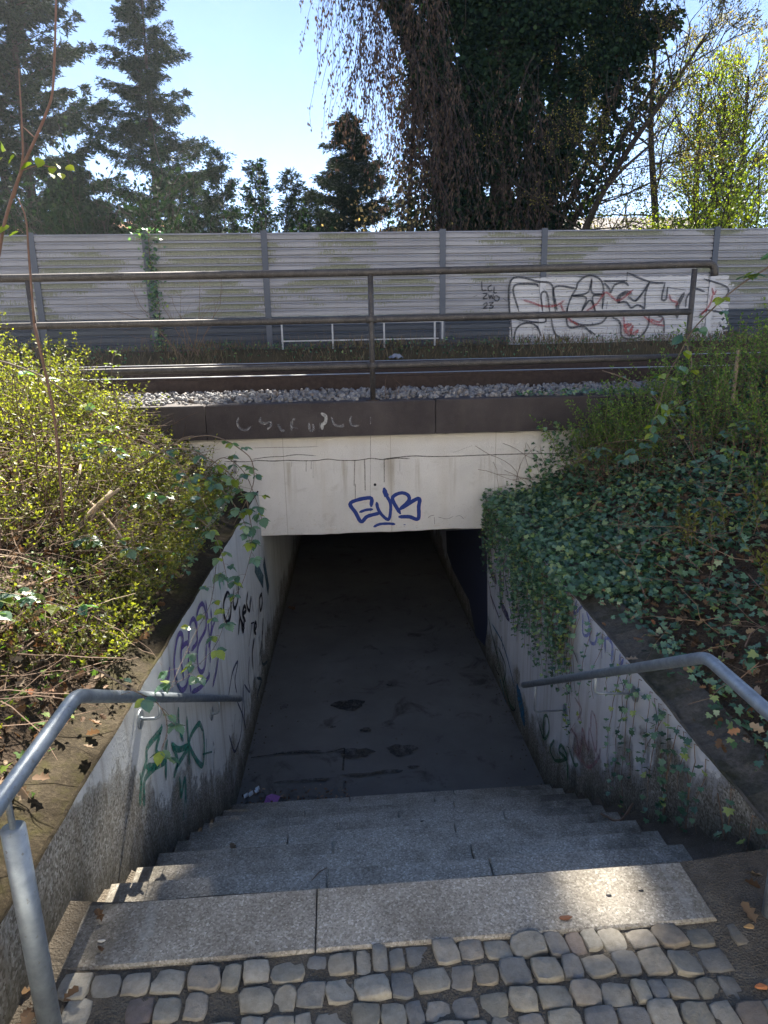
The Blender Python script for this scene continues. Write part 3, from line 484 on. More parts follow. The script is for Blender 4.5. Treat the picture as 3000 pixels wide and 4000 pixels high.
def rotmats(dirs, spin, ref=None):
    """frames whose +Y follows dirs; spin rotates about it"""
    y = dirs/np.linalg.norm(dirs, axis=1, keepdims=True)
    up_ = np.tile([0, 0, 1.0], (len(y), 1)) if ref is None else ref
    x = np.cross(y, up_); nx = np.linalg.norm(x, axis=1, keepdims=True); bad = nx[:, 0] < 1e-4
    x[bad] = [1, 0, 0]; nx[bad] = 1; x /= nx; zz = np.cross(x, y)
    c, s_ = np.cos(spin)[:, None], np.sin(spin)[:, None]
    x2 = x*c+zz*s_; z2 = -x*s_+zz*c
    return np.stack([x2, y, z2], axis=2)
def cloud(name, T, P, D, S, mat, parent=None, spin=None, wide=None, smooth=False):
    V, F = T; n = len(P)
    if n == 0: return None
    P = np.asarray(P, float); D = np.asarray(D, float); S = np.asarray(S, float)
    if spin is None: spin = rng.normal(0, .5, n)
    Rm = rotmats(D, spin); k = len(V)
    W = np.einsum('nij,kj->nki', Rm, V)*S[:, None, None]+P[:, None, :]
    ls = np.array([len(q) for q in F]); idx = np.concatenate([np.array(q) for q in F])
    me = bpy.data.meshes.new(name)
    me.vertices.add(n*k); me.vertices.foreach_set('co', W.reshape(-1).astype(np.float32))
    tot = n*len(idx); me.loops.add(tot); me.polygons.add(n*len(F))
    me.loops.foreach_set('vertex_index', (idx[None, :]+np.arange(n)[:, None]*k).reshape(-1).astype(np.int32))
    st = np.concatenate([[0], np.cumsum(ls)[:-1]])
    me.polygons.foreach_set('loop_start', (st[None, :]+np.arange(n)[:, None]*len(idx)).reshape(-1).astype(np.int32))
    me.polygons.foreach_set('loop_total', np.tile(ls, n).astype(np.int32))
    if smooth: me.polygons.foreach_set('use_smooth', np.ones(n*len(F), bool))
    a = me.attributes.new('rnd', 'FLOAT', 'POINT'); a.data.foreach_set('value', np.repeat(rng.random(n), k).astype(np.float32))
    me.materials.append(mat); me.update(calc_edges=True)
    o = bpy.data.objects.new(name, me); COL.objects.link(o); o.parent = parent
    return o
def one_leaf_meshes(T, mat, name, n=6):
    res = []
    for i in range(n):
        V, F = T; me = bpy.data.meshes.new(name); W = V.copy(); W[:, 2] += rng.normal(0, .015, len(W)); W[:, 0] *= rng.uniform(.85, 1.1)
        me.from_pydata([tuple(x) for x in W], [], F); me.materials.append(mat)
        a = me.attributes.new('rnd', 'FLOAT', 'POINT'); a.data.foreach_set('value', [i/(n-1)]*len(W)); me.update(); res.append(me)
    return res
def place_leaf(me, name, p, d, spin, s, parent):
    Rm = rotmats(np.array([d], float), np.array([spin]))[0]
    o = bpy.data.objects.new(name, me); COL.objects.link(o); o.parent = parent
    o.matrix_local = Matrix.LocRotScale(Vector(p), Matrix(Rm.tolist()).to_quaternion(), Vector((s, s, s)))
    return o
def vnoise(x, y, s=1.0):
    return (math.sin(x*1.7*s+1.3)*math.cos(y*2.3*s+.7)+.5*math.sin(x*4.1*s+y*3.3*s)+.25*math.sin(x*9.7*s-y*7.9*s+2))/1.75
def grid(name, xs, ys, zf, mat, kind='structure', label=None, smooth=True):
    v = [(x, y, zf(x, y)) for y in ys for x in xs]; nx = len(xs)
    f = [(j*nx+i, j*nx+i+1, (j+1)*nx+i+1, (j+1)*nx+i) for j in range(len(ys)-1) for i in range(nx-1)]
    o = MB().add(v, f).build(name, mat, None, smooth); o['kind'] = kind
    return o
def lin(a, b, n): return [a+(b-a)*i/(n-1) for i in range(n)]

# ================================================================== THE SETTING
m = M('haze_air'); m.nt.nodes.remove(m.b); pvn = m.n('ShaderNodeVolumePrincipled'); pvn.inputs['Density'].default_value = .0007; pvn.inputs['Color'].default_value = (.86, .90, 1, 1); pvn.inputs['Anisotropy'].default_value = .3
m.nt.links.new(pvn.outputs[0], m.out.inputs['Volume'])
MB().box((-95, -65, -3.2), (95, 150, 27)).build('haze', m.m)['kind'] = 'stuff'
def sm(a, b, t):
    t = max(0, min(1, (t-a)/(b-a))); return t*t*(3-2*t)
def hl(x, y):
    d = -x-1.25; z = (.43+.87*max(0, d))*sm(-2.4, .1, y)-.1
    z = 1.34-math.log1p(math.exp((1.34-z)*6))/6 if z > .9 else z
    return z+.05*vnoise(x*1.7, y*1.7)*min(1, max(0, d)*3)-.02
def hr(x, y):
    d = x-1.9; z = (.17+.64*max(0, d))*sm(-2.4, .1, y)-.1
    z = 1.45-math.log1p(math.exp((1.45-z)*6))/6 if z > 1.0 else z
    return z+.05*vnoise(x*1.9+4, y*1.6)*min(1, max(0, d)*3)-.02
ys = lin(-8, 1, 12)+lin(1.15, 7.32, 46)
grid('bank', [-80, -50, -30, -18, -10, -7, -5.5]+lin(-4.8, -1.15, 34), ys, hl, MT['earth'])
grid('bank', lin(1.82, 5.6, 34)+[6.5, 8, 11, 18, 30, 50, 80], ys, hr, MT['earth'])
grid('landing_ground', lin(-1.3, 1.95, 30), lin(-8, 2.0, 60), lambda x, y: -.015+.006*vnoise(x*3, y*3)+min(.03, max(0, (abs(x-.2)-1.0))*.12), MT['sand'])
def tb(x, y):
    if y < 10.5: z = 1.165
    elif y < 11.8: z = 1.165+.45*sm(10.5, 11.8, y)
    else: z = 1.615
    return z+(.02*vnoise(x, y) if y > 10.3 else 0)
grid('ground', lin(-80, -12, 18)+lin(-11, 12, 70)+lin(14, 80, 18), lin(7.30, 13, 50)+[14, 16, 18, 21, 25, 30, 40, 60, 90, 140], tb, MT['far'])

m = M('bounce_paving'); p = m.pos()
c = m.ramp(m.noise(p, 3, 8, .7), [(.3, (.22, .2, .175)), (.7, (.3, .275, .24))]); m.bump(m.noise(p, 60, 5), .4, .004)
grid('bounce_pavement', lin(-45, 45, 40), lin(-60, -1.7, 40), lambda x, y: 0.0, m.base(c, .9), smooth=False)  # pale ground added behind the camera, out of view, as a sunlight reflector
# stairs: every block a child of the stairs
NT = 10; TR, RS, Y0 = .2734, .1703, 1.991
st = empty('stairs', (.28, 1.74, 0), kind='structure')
ends = {0: (-.955, 1.20), 1: (-.945, 1.37), 2: (-.94, 1.41), 3: (-.93, 1.44), 4: (-.92, 1.47), 5: (-.92, 1.50), 6: (-.91, 1.53), 7: (-.90, 1.55), 8: (-.9, 1.56), 9: (-.89, 1.56)}
joints = {0: [-.127], 1: [-.10, .553], 2: [.533], 3: [-.09], 4: [-.336, .557], 5: [-.072, .9], 6: [.3], 7: [-.3, .7], 8: [.606], 9: [0, .8]}
for n in range(NT):
    y0 = 1.735 if n == 0 else Y0+TR*(n-1)-.0
    y1 = Y0+TR*n; zt = -RS*n
    xs = [ends[n][0]]+joints[n]+[ends[n][1]]
    for a, b in zip(xs[:-1], xs[1:]):
        dz = random.uniform(-.0025, .0025)
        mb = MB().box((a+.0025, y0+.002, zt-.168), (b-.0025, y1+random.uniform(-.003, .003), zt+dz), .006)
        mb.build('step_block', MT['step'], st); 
# dirty mortar fillets between the treads and the walls
mb = MB()
for n in range(NT):
    y0 = 1.735 if n == 0 else Y0+TR*(n-1); y1 = Y0+TR*n; zt = -RS*n
    for (a, b, s_) in ((wall_x(y0)-.03, ends[n][0], 1), (ends[n][1], WR+.02, -1)):
        nx, ny = 7, 5
        v = []; f = []
        for j in range(ny):
            for i in range(nx):
                x = a+(b-a)*i/(nx-1); y = y0+(y1-y0)*j/(ny-1)
                e = (1-i/(nx-1)) if s_ > 0 else i/(nx-1)
                v.append((x, y, zt-.008+.06*e*e-(.025*(j/(ny-1))**2)+random.uniform(-.005, .005)))
        for j in range(ny-1):
            for i in range(nx-1): f.append((j*nx+i, j*nx+i+1, (j+1)*nx+i+1, (j+1)*nx+i))
        x0_, x1_ = min(a, b), max(a, b)
        mb.add(v, f)
        mb.box((x0_, y0+.002, zt-.3), (x1_, y1-.004, zt-.07))
mb.build('mortar_fillet', MT['sand'], st, True)
MB().box((-1.4, 1.8, -2.2), (2.0, 4.4, -1.75)).build('footing', MT['ledge'], st)

# tunnel floor, end and ceiling
o = grid('path', lin(-1.0, 1.7, 28), [4.44]+lin(4.6, 16.5, 60), lambda x, y: -1.703+.006*vnoise(x*4, y*4)-.004, MT['floor'])
for (x, y, r1, r2) in [(.02,6.04,.16,.10),(.172,5.584,.055,.035),(-.136,5.665,.03,.02),(.067,5.236,.15,.075),(.476,5.24,.13,.085),(.473,6.388,.05,.02),(-.45,5.3,.2,.02),(.1,4.93,.17,.022),(.33,4.95,.13,.02),(.55,4.99,.05,.02),(-.35,4.9,.24,.018)]:
    n = 26; v = [(x, y, -1.693)]; ph = random.uniform(0, 6)
    for k in range(n):
        a = 2*math.pi*k/n; q = 1+.13*math.sin(3*a+ph)+.09*math.sin(7*a+ph*2)+random.uniform(-.05, .05)
        v.append((x+r1*q*math.cos(a), y+r2*q*math.sin(a), -1.693))
    MB().add(v, [(0, k, k % n+1) for k in range(1, n+1)]).build('puddle', MT['wet'])['kind'] = 'structure'
def floor_line(pts, w_):
    q = smooth_path([(a, b, -1.695) for a, b in pts], 5); v = []
    for i, p_ in enumerate(q):
        t = (q[min(i+1, len(q)-1)]-q[max(0, i-1)]).normalized(); s_ = Vector((-t.y, t.x, 0))*w_*random.uniform(.3, 1); v += [p_+s_, p_-s_]
    MB().add(v, [(2*i, 2*i+1, 2*i+3, 2*i+2) for i in range(len(q)-1)]).build('floor_crack', MT['crack'])['kind'] = 'structure'
floor_line([(-.85, 5.26), (-.5, 5.3), (-.2, 5.27), (-.03, 5.32)], .009); floor_line([(-.05, 5.0), (-.03, 5.32)], .012); 
ng = 260; X = np.where(rng.random(ng) < .6, rng.choice([-1, 1], ng)*(1.24-rng.exponential(.08, ng))+.35, rng.uniform(-.85, 1.55, ng)); X = np.clip(X, -.85, 1.56)
o = cloud('grit', (np.array([(-.3,-.3,0),(.3,-.25,0),(.25,.3,0),(-.25,.28,0),(0,0,.5)]), [(0,1,4),(1,2,4),(2,3,4),(3,0,4)]), np.stack([X, rng.uniform(4.5, 9, ng), np.full(ng, -1.696)], 1), rng.normal(0, 1, (ng, 3))*np.array([1, 1, .05]), rng.uniform(.01, .03, ng), MT['sand'], spin=np.zeros(ng)); tag(o, 'grit and crumbs of stone lying along the tunnel floor', 'grit', kind='stuff')
o = MB().box((-1.1, 16.3, -1.9), (2.0, 16.6, .0)).build('tunnel_end_wall', MT['ceil']); o['kind'] = 'structure'

# ================================================================== BRIDGE
br = empty('railway_bridge', (.4, 7.0, 1.2), label='low concrete railway bridge with pale beam and dark coping over the underpass', cat='bridge')
mb = MB()
xs = lin(-3.7, 4.3, 90)
zb = lambda x: -.197+.004*math.sin(x*7)+random.uniform(-.003, .003)
v = []; f = []
for i, x in enumerate(xs):
    b = zb(x)
    v += [(x, 6.98, .861), (x, 6.98, b+.008), (x, 6.988, b), (x, 7.40, b)]
for i in range(len(xs)-1):
    for k in range(3): f.append((4*i+k, 4*(i+1)+k, 4*(i+1)+k+1, 4*i+k+1))
mb.add(v, [tuple(reversed(q)) for q in f])
beam = mb.build('beam', MT['beam'], br)
mb = MB().box((-3.7, 7.402, -.19), (4.3, 16.4, -.05)); mb.build('ceiling_slab', MT['ceil'], br)
MB().box((-3.7, 7.0, -.19), (-3.69, 7.4, .86)).box((4.29, 7.0, -.19), (4.3, 7.4, .86)).build('end_face', MT['beam'], br)['kind'] = 'stuff'
cx = [-3.8, -1.299, 1.018, 3.35, 4.4]
for a, b in zip(cx[:-1], cx[1:]):
    MB().box((a+.004, 6.90, .861), (b-.004, 7.33, 1.207+random.uniform(-.004, .004)), .012).build('coping_block', MT['coping'], br)
# drain hole in the beam face, its inner shade drawn as a flat black disc
mb = MB(); n = 16
v = [(.385+.015*math.cos(2*math.pi*k/n), 6.976, .328+.015*math.sin(2*math.pi*k/n)) for k in range(n)]
mb.add(v, [tuple(range(n))]); mb.build('drain_hole', MT['blk2'], br)
for nm, keys, mt, off in (('drip_stain', ['drip'], 'drip', .0012), ('crack', ['crack', 'crack2'], 'crack', .002), ('tag_lettering', ['evr'], 'blue', .0045), ('scribble', ['evr2'], 'blk', .003), ('faded_lettering', ['cop'], 'faded', .002), ('painted_letter', ['copP'], 'fadedP', .004)):
    stroke_obj(nm, keys, MT[mt], br, off, nm in ('drip_stain', 'faded_lettering', 'crack'))

# ================================================================== RETAINING WALLS
def wall(side):
    lab = ('pale flaking retaining wall left of the steps, purple and green graffiti' if side < 0 else 'pale retaining wall right of the steps, partly hidden under hanging ivy')
    rt = empty('retaining_wall', (wall_x(3) if side < 0 else WR, 3, 0), label=lab, cat='wall'); rt.location = (0, 0, 0)
    ys = lin(.75, 6.97, 110); mb = MB(); v = []; f = []
    for y in ys:
        x = wall_x(y) if side < 0 else WR
        if side < 0: zt = .31
        else: zt = .035+.036*(y-2.1) if y < 5 else .14
        zt += .004*math.sin(y*9)+random.uniform(-.004, .004)
        s_ = side
        w0 = .21 if side < 0 else .25
        v += [(x, y, -1.9), (x, y, zt-.006), (x+s_*.005, y, zt), (x+s_*.014, y, zt-.001), (x+s_*.022, y, zt-.045+.01*vnoise(y*3, 2)), (x+s_*(w0*.55), y, zt-.015+.014*vnoise(y*4, 1)), (x+s_*w0, y, zt+.02+.012*vnoise(y*5, 4)), (x+s_*(w0+.01), y, zt-.5)]
    K = 8
    for i in range(len(ys)-1):
        for k in range(K-1):
            q = (i*K+k, (i+1)*K+k, (i+1)*K+k+1, i*K+k+1)
            f.append(tuple(reversed(q)) if side < 0 else q)
    fa = [q for i, q in enumerate(f) if i % (K-1) < 1]; fb = [q for i, q in enumerate(f) if i % (K-1) >= 1]
    MB().add(v, fa).build('painted_face', MT['plasterL' if side < 0 else 'plasterR'], rt)
    MB().add(v, fb+[tuple(range(K)) if side > 0 else tuple(reversed(range(K)))]).build('wall_top', MT['moss' if side < 0 else 'ledge'], rt)
    # inside the tunnel
    if side < 0: v = [(wall_x(y), y, z) for y in lin(6.972, 16.4, 12) for z in (-1.9, -.19)]
    else: v = [(WR, y, z) for y in lin(6.972, 16.4, 12) for z in (-1.9, -.19)]
    f = [(2*i, 2*i+1, 2*i+3, 2*i+2) for i in range(11)]
    if side > 0: f = [tuple(reversed(q)) for q in f]
    MB().add(v, f).build('tunnel_face', MT['plasterL' if side < 0 else 'plasterR'], rt)
    return rt
wl_ = wall(-1); wr_ = wall(1)
for nm, keys, mt in (('teal_graffiti', ['teal'], 'teal'), ('bright_green_graffiti', ['bright'], 'bright'), ('green_graffiti', ['green'], 'green'), ('purple_graffiti', ['purple'], 'purple'), ('navy_graffiti', ['navy'], 'navy'), ('black_lettering', ['black'], 'blk2')):
    stroke_obj(nm, keys, MT[mt], wl_, .003+.002*random.random())
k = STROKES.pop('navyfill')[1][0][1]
ax = [(WR-.0015, y, z) for y, z in k]; MB().add(ax, [tuple(range(len(ax)))]).build('dark_blue_area', MT['navyfill'], wr_)  # flat navy area over the tunnel part of the right wall
for i, (nm, keys, mt) in enumerate((('pink_graffiti', ['pink'], 'pink'), ('violet_graffiti', ['rpurple'], 'dpur'), ('red_graffiti', ['rred'], 'dred'), ('turquoise_graffiti', ['rteal'], 'tealb'), ('green_graffiti', ['rgreen'], 'grn2'), ('lavender_graffiti', ['lav'], 'lav'), ('black_graffiti', ['rblack'], 'blk'))):
    stroke_obj(nm, keys, MT[mt], wr_, .003+.0012*i, nm == 'red_graffiti')

# ================================================================== COBBLES
pv = empty('cobble_pavement', (.1, 1.2, 0), kind='structure')
def cobble_mesh():
    n = 12; sx, sy = random.uniform(.98, 1.07), random.uniform(.98, 1.08); pts = []
    sk = random.uniform(-.12, .12); amp = [random.uniform(-.10, .05) for _ in range(n)]
    for k in range(n):
        a = 2*math.pi*(k+.5)/n; c, s_ = math.cos(a), math.sin(a)
        e = 5.5; rr = (abs(c)**e+abs(s_)**e)**(-1/e)*(1+amp[k])
        pts.append((.5*sx*rr*c+sk*.5*rr*s_, .5*sy*rr*s_))
    tx, ty = random.uniform(-.10, .10), random.uniform(-.10, .10)
    v = []
    for (k, h, s_) in ((0, -.6, .99), (1, -.05, 1.0), (2, .0, .965), (3, .014, .86)):
        for (x, y) in pts: v.append((x*s_, y*s_, h+(x*tx+y*ty if k else 0)+(random.uniform(-.03, .02) if k > 1 else 0)))
    v.append((0, 0, random.uniform(.008, .024)))
    f = []
    for k in range(3):
        for i in range(n): f.append((k*n+i, k*n+(i+1) % n, (k+1)*n+(i+1) % n, (k+1)*n+i))
    for i in range(n): f.append((3*n+i, 3*n+(i+1) % n, 4*n))
    mb = MB().add(v, f); me = bpy.data.meshes.new('cobble'); me.from_pydata(mb.v, [], mb.f); me.materials.append(MT['cobble'])
    me.polygons.foreach_set('use_smooth', [q >= n for q in range(len(me.polygons))]); me.update(); return me
cm = [cobble_mesh() for _ in range(22)]
cnt = 0; y = 1.690; row = 0
rest = MB()
while y > -1.6:
    x = -.90+random.uniform(-.04, .04); rh = random.uniform(.072, .09)
    while x < 1.34:
        wd = random.choice([.052, .066, .074, .08, .084, .09, .102])*random.uniform(.93, 1.07)
        skip = (x > 1.02 and random.random() < .45) or (x < -.7 and random.random() < .2) or random.random() < .012
        if abs(x+.42) < .05 and abs(y-1.61) < .03: skip = True
        hh = random.uniform(.022, .034); zz = -.018+random.uniform(-.010, .006)-max(0, x-1.0)*.03
        sy = rh*random.uniform(.88, 1.06)-.004
        if not skip:
            loc = (x+wd/2, y+random.uniform(-.005, .005)+.014*math.sin(x*3)-.0, zz+.014)
            me = random.choice(cm)
            if cnt < 290:
                inst(me, 'cobble', loc, (random.uniform(-.05, .05), random.uniform(-.05, .05), random.uniform(-.13, .13)+random.choice([0, math.pi])), (wd-.001, sy, .11), pv); cnt += 1
            else:
                rest.add([(loc[0]+q.co.x*(wd-.004), loc[1]+q.co.y*sy, loc[2]+q.co.z*.1) for q in me.vertices], [tuple(p_.vertices) for p_ in me.polygons])
        x += wd+random.uniform(.001, .006)
    y -= rh+.003; row += 1
rest.build('cobble_mass', MT['cobble'], pv)['kind'] = 'stuff'

# ================================================================== BALLAST, TRACK
bl = grid('ballast_bed', lin(-14, 14, 60), lin(7.31, 10.7, 22), lambda x, y: 1.175+.02*vnoise(x*3, y*5)+(.07 if y > 8.6 else 0)*sm(8.6, 9.6, y), MT['earth'])
def stone_mesh(i):
    t = (1+5**.5)/2
    v = [(-1,t,0),(1,t,0),(-1,-t,0),(1,-t,0),(0,-1,t),(0,1,t),(0,-1,-t),(0,1,-t),(t,0,-1),(t,0,1),(-t,0,-1),(-t,0,1)]
    f = [(0,11,5),(0,5,1),(0,1,7),(0,7,10),(0,10,11),(1,5,9),(5,11,4),(11,10,2),(10,7,6),(7,1,8),(3,9,4),(3,4,2),(3,2,6),(3,6,8),(3,8,9),(4,9,5),(2,4,11),(6,2,10),(8,6,7),(9,8,1)]
    s_ = [random.uniform(.75, 1.15), random.uniform(.6, 1), random.uniform(.45, .8)]
    return np.array([[c*random.uniform(.72, 1.28)*.27*s_[k] for k, c in enumerate(p)] for p in v]), f
SM_ = [stone_mesh(i) for i in range(12)]
sme = []
for i, (v, f) in enumerate(SM_):
    me = bpy.data.meshes.new('stone'); me.from_pydata([tuple(q) for q in v], [], f); me.materials.append(MT['stone'])
    a = me.attributes.new('rnd', 'FLOAT', 'POINT'); a.data.foreach_set('value', [i/11]*12); me.update(); sme.append(me)
k = 0
while k < 300:
    x = random.uniform(-2.7, 3.2); y = random.uniform(7.05, 7.9); s_ = random.uniform(.045, .085)
    inst(random.choice(sme), 'stone', (x, y, 1.205+random.uniform(0, .025)+.01*(y-7)), (random.uniform(0, 6), random.uniform(0, 6), random.uniform(0, 6)), (s_,)*3, bl); k += 1
N = 15000
X = rng.uniform(-9, 9, N); Y = np.where(rng.random(N) < .42, rng.uniform(7.02, 8.15, N), rng.uniform(8.28, 10.6, N))
Z = 1.19+rng.uniform(-.01, .035, N)+np.where((Y < 8.15), .02*(Y-7), 0)+np.where(Y > 8.3, .075*np.clip((Y-8.3)/1.2, 0, 1), 0)
for part in range(4):
    q = slice(part*N//4, (part+1)*N//4)
    D = rng.normal(0, 1, (N//4, 3))
    o = cloud('stone_mass', SM_[part], np.stack([X[q], Y[q], Z[q]], 1), D, rng.uniform(.04, .075, N//4), MT['stone'], bl, spin=rng.uniform(0, 6, N//4)); o['kind'] = 'stuff'

tr = empty('railway_track', (.5, 8.9, 1.2), label='single rusty railway track running across above the underpass', cat='railway track')
tr.location = (0, 0, 0)
def rail(y, zt, h=.172):
    prof = [(-.075,0),(.075,0),(.075,.012),(.012,.03),(.010,h-.045),(.036,h-.036),(.036,h-.006),(.028,h),(-.028,h),(-.036,h-.006),(-.036,h-.036),(-.010,h-.045),(-.012,.03),(-.075,.012)]
    mb = MB(); n = len(prof); xs = lin(-40, 40, 21)
    v = [(x, y+a, zt-h+b) for x in xs for a, b in prof]
    for j in range(len(xs)-1):
        f = [(j*n+i, (j+1)*n+i, (j+1)*n+(i+1) % n, j*n+(i+1) % n) for i in range(n)]
        for i, q in enumerate(f): mb.f.append(tuple(reversed(q))); mb.mi.append(1 if i in (6, 7, 8) else 0)
    mb.v = v
    return mb.build('rail', [MT['rust'], MT['railtop']], tr)
rail(8.2, 1.412, .195); rail(9.707, 1.492, .195)
MB().box((-40, 8.135, 1.19), (40, 8.155, 1.375)).build('guard_board', MT['rust'], tr)
for i in range(-20, 22):
    x = i*.62+.45+random.uniform(-.01, .01)
    mb = MB().box((-.13, 7.86, 0), (.13, 10.1, .15), .012)
    mb.v = [(a+x, b, c+1.06+(b-8.2)*.055) for a, b, c in mb.v]
    mb.build('sleeper', MT['sleeper'], tr)
    for yy in (8.02, 8.33, 9.55, 9.86):
        mb = MB().box((x-.045, yy-.04, 1.19+(yy-8.2)*.055), (x+.045, yy+.04, 1.225+(yy-8.2)*.055), .008).tube([(x, yy, 1.22+(yy-8.2)*.055), (x, yy, 1.27+(yy-8.2)*.055)], .016, 6)
        if abs(x) < 7: mb.build('rail_clip', MT['rust'], tr)

# ================================================================== GUARD RAIL ON THE COPING
gr = empty('guard_railing', (.38, 7.0, 1.2), label='dark weathered three-bar tube guard rail along the bridge coping', cat='railing'); gr.location = (0, 0, 0)
gy = 6.99; zz = lambda x, z: z+.004*(x-.4)
for x in (-2.86, .385, 3.66):
    mb = MB().tube([(x, gy, 1.20), (x, gy, zz(x, 2.425))], .028, 12); mb.build('post', MT['guard'], gr, True)
    MB().tube([(x, gy, 1.209), (x, gy, 1.217)], .075, 14).build('base_plate', MT['rust'], gr)
def top():
    p = [(-7.2, gy, 2.43), (-2.86, gy, 2.436), (.4, gy, 2.448), (2.6, gy, 2.47), (3.66, gy, 2.486)]
    for k in range(7):
        a = math.pi/2*k/6; p.append((3.80+.07*math.sin(a), gy, 2.418+.068*math.cos(a)))
    p.append((3.873, gy, 2.37)); return p
MB().tube(top(), .036, 14).build('top_bar', MT['guard'], gr, True)
for z in (2.005, 1.556):
    MB().tube([(-7.2, gy, z-.012), (-2.86, gy, z-.006), (.4, gy, z), (2.6, gy, z+.014), (3.66, gy, z+.022)], .033, 14).build('middle_bar' if z > 1.8 else 'bottom_bar', MT['guard'], gr, True)
    for x in (.385,): MB().tube([(x-.05, gy, z), (x+.05, gy, z)], .039, 14).build('joint_collar', MT['guard'], gr, True)

# ================================================================== NOISE BARRIER
nb = empty('noise_barrier', (1, 12.5, 1.6), label='long grey aluminium plank noise barrier with graffiti behind the track', cat='noise barrier'); nb.location = (0, 0, 0)
px_ = [-11, -8.3, -6.85, -4.928, -3.08, -1.107, 1.946, 3.735, 6.841, 8.9, 11.5, 14.5]
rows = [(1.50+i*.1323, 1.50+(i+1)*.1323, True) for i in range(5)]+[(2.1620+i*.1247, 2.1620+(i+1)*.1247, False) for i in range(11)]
cache = {}
for a, b in zip(px_[:-1], px_[1:]):
    for z0, z1, dark in rows:
        x0, x1 = a+.05, b-.05; h = z1-z0; s_ = 0 if dark else .0
        prof = [(.02, 0), (.02, .012), (-.034, .013), (-.036, h*.55), (-.020, h*.62), (-.020, h*.70), (-.036, h*.78), (-.026, h-.005), (.02, h-.004), (.02, h)]
        n = len(prof); mb = MB(); v = []
        for x in (x0, x1): v += [(x, 12.44+p_, z0+q_) for p_, q_ in prof]+[(x, 12.50, z1-.002), (x, 12.50, z0+.002)]
        n += 2; f = [(i, n+i, n+(i+1) % n, (i+1) % n) for i in range(n)]+[tuple(range(n)), tuple(reversed(range(n, 2*n)))]
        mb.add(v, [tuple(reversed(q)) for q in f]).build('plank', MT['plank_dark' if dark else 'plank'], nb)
for x in px_:
    t = .052
    mb = MB().box((x-t, 12.385, 1.45), (x+t, 12.395, 3.56)).box((x-.006, 12.395, 1.45), (x+.006, 12.53, 3.56)).box((x-t, 12.53, 1.45), (x+t, 12.54, 3.56))
    mb.build('post', MT['bpost'], nb)
stroke_obj('graffiti_outline', ['bar_black'], MT['blk'], nb, .0155)
stroke_obj('red_graffiti', ['bar_red'], MT['red'], nb, .028, True)

# low white railing in front of the barrier
wrl = empty('low_white_railing', (.5, 11.9, 1.6), label='low white painted railing in the weeds before the barrier', cat='railing'); wrl.location = (0, 0, 0)
for x in (-.853, -.006, .869, 1.736, 1.868):
    MB().box((x-.014, 11.886, 1.5 if x < 1.8 else 1.74), (x+.014, 11.914, 2.018)).build('post', MT['whitepaint'], wrl)
MB().box((-.87, 11.888, 2.019), (1.885, 11.912, 2.043)).build('top_bar', MT['whitepaint'], wrl)
MB().box((-.87, 11.868, 1.74), (1.80, 11.885, 1.762)).build('bottom_bar', MT['whitepaint'], wrl)

# ================================================================== STAIR HANDRAILS
def bendpath(p, r=.05):
    out = [Vector(p[0])]
    for a, b, c in zip(p[:-2], p[1:-1], p[2:]):
        a, b, c = map(Vector, (a, b, c)); d1 = (a-b).normalized(); d2 = (c-b).normalized()
        s0, s1 = b+d1*r, b+d2*r
        for k in range(5):
            t = k/4; out.append(s0*(1-t)**2+b*2*t*(1-t)+s1*t*t)
    out.append(Vector(p[-1])); return out
def handrail(side):
    if side < 0:
        X = -.86; far, bend, near = (X, 4.98, -.955), (X, 2.008, .79), (X, -1.2, .825); post = [(X, 1.53, .69), (X, -1.0, .69)]
        br_ = [((-.954, 2.858, .183), (X, 2.858, .183)), ((-.915, 4.169, -.592), (X, 4.169, -.592))]
        lab = 'left galvanised steel tube handrail bending down beside the purple graffiti'
    else:
        X = 1.36; far, bend, near = (X, 4.575, -.735), (X, 2.235, .688), (X, -1.2, .66); post = [(X+.02, 1.73, .53), (X+.02, -1.0, .53)]
        br_ = [((WR, 3.25, -.065), (X, 3.25, -.045)), ((WR, 4.30, -.80), (X, 4.30, -.80))]
        lab = 'right galvanised steel tube handrail bending down beside the hanging ivy'
    rt = empty('handrail', (0, 0, 0), label=lab, cat='handrail', group='galvanised stair handrails')
    MB().tube(bendpath([near, bend, far]), .0235, 20).build('tube', MT['galv'], rt, True)
    MB().tube([Vector(far), Vector(far)+(Vector(far)-Vector(bend)).normalized()*.004], .0245, 16).build('end_cap', MT['galv'], rt, True)
    for i, p in enumerate(post):
        zt = near[2]
        MB().tube([(p[0], p[1], -.1), (p[0], p[1], p[2])], .030, 20).build('post', MT['galv'], rt, True)
        MB().tube([(p[0], p[1], p[2]), (p[0], p[1], zt-.01)], .0085, 8).build('pin', MT['galv'], rt, True)
    for a, b in br_:
        a = Vector(a); b = Vector(b); s_ = 1 if side < 0 else -1
        # height of the tube above the bracket
        t = (b.y-bend[1])/(far[1]-bend[1]); zr = bend[2]+t*(far[2]-bend[2])
        bk = MB().tube(bendpath([tuple(a), tuple(b), (b.x, b.y, zr-.015)], .03), .0075, 8).build('bracket', MT['galv'], rt, True)
        MB().tube([a, a+Vector((s_*.006, 0, 0))], .045, 18).build('wall_plate', MT['galv'], bk, False)
        MB().tube([a+Vector((s_*.006, 0, 0)), a+Vector((s_*.014, 0, 0))], .012, 6).build('bolt', MT['galv'], bk, False)
    return rt
handrail(-1); handrail(1)

# ================================================================== VEGETATION NEAR THE CAMERA
SER = one_leaf_meshes(T_serr(), MT['bram'], 'leaf', 6)
IVL = one_leaf_meshes(T_ivy(), MT['ivy'], 'leaf', 6)
YNG = one_leaf_meshes(T_serr(), MT['willow'], 'leaf', 3)
GN_L = (0.75, 0, 0.66); GN_R = (-0.55, -.1, 0.8)

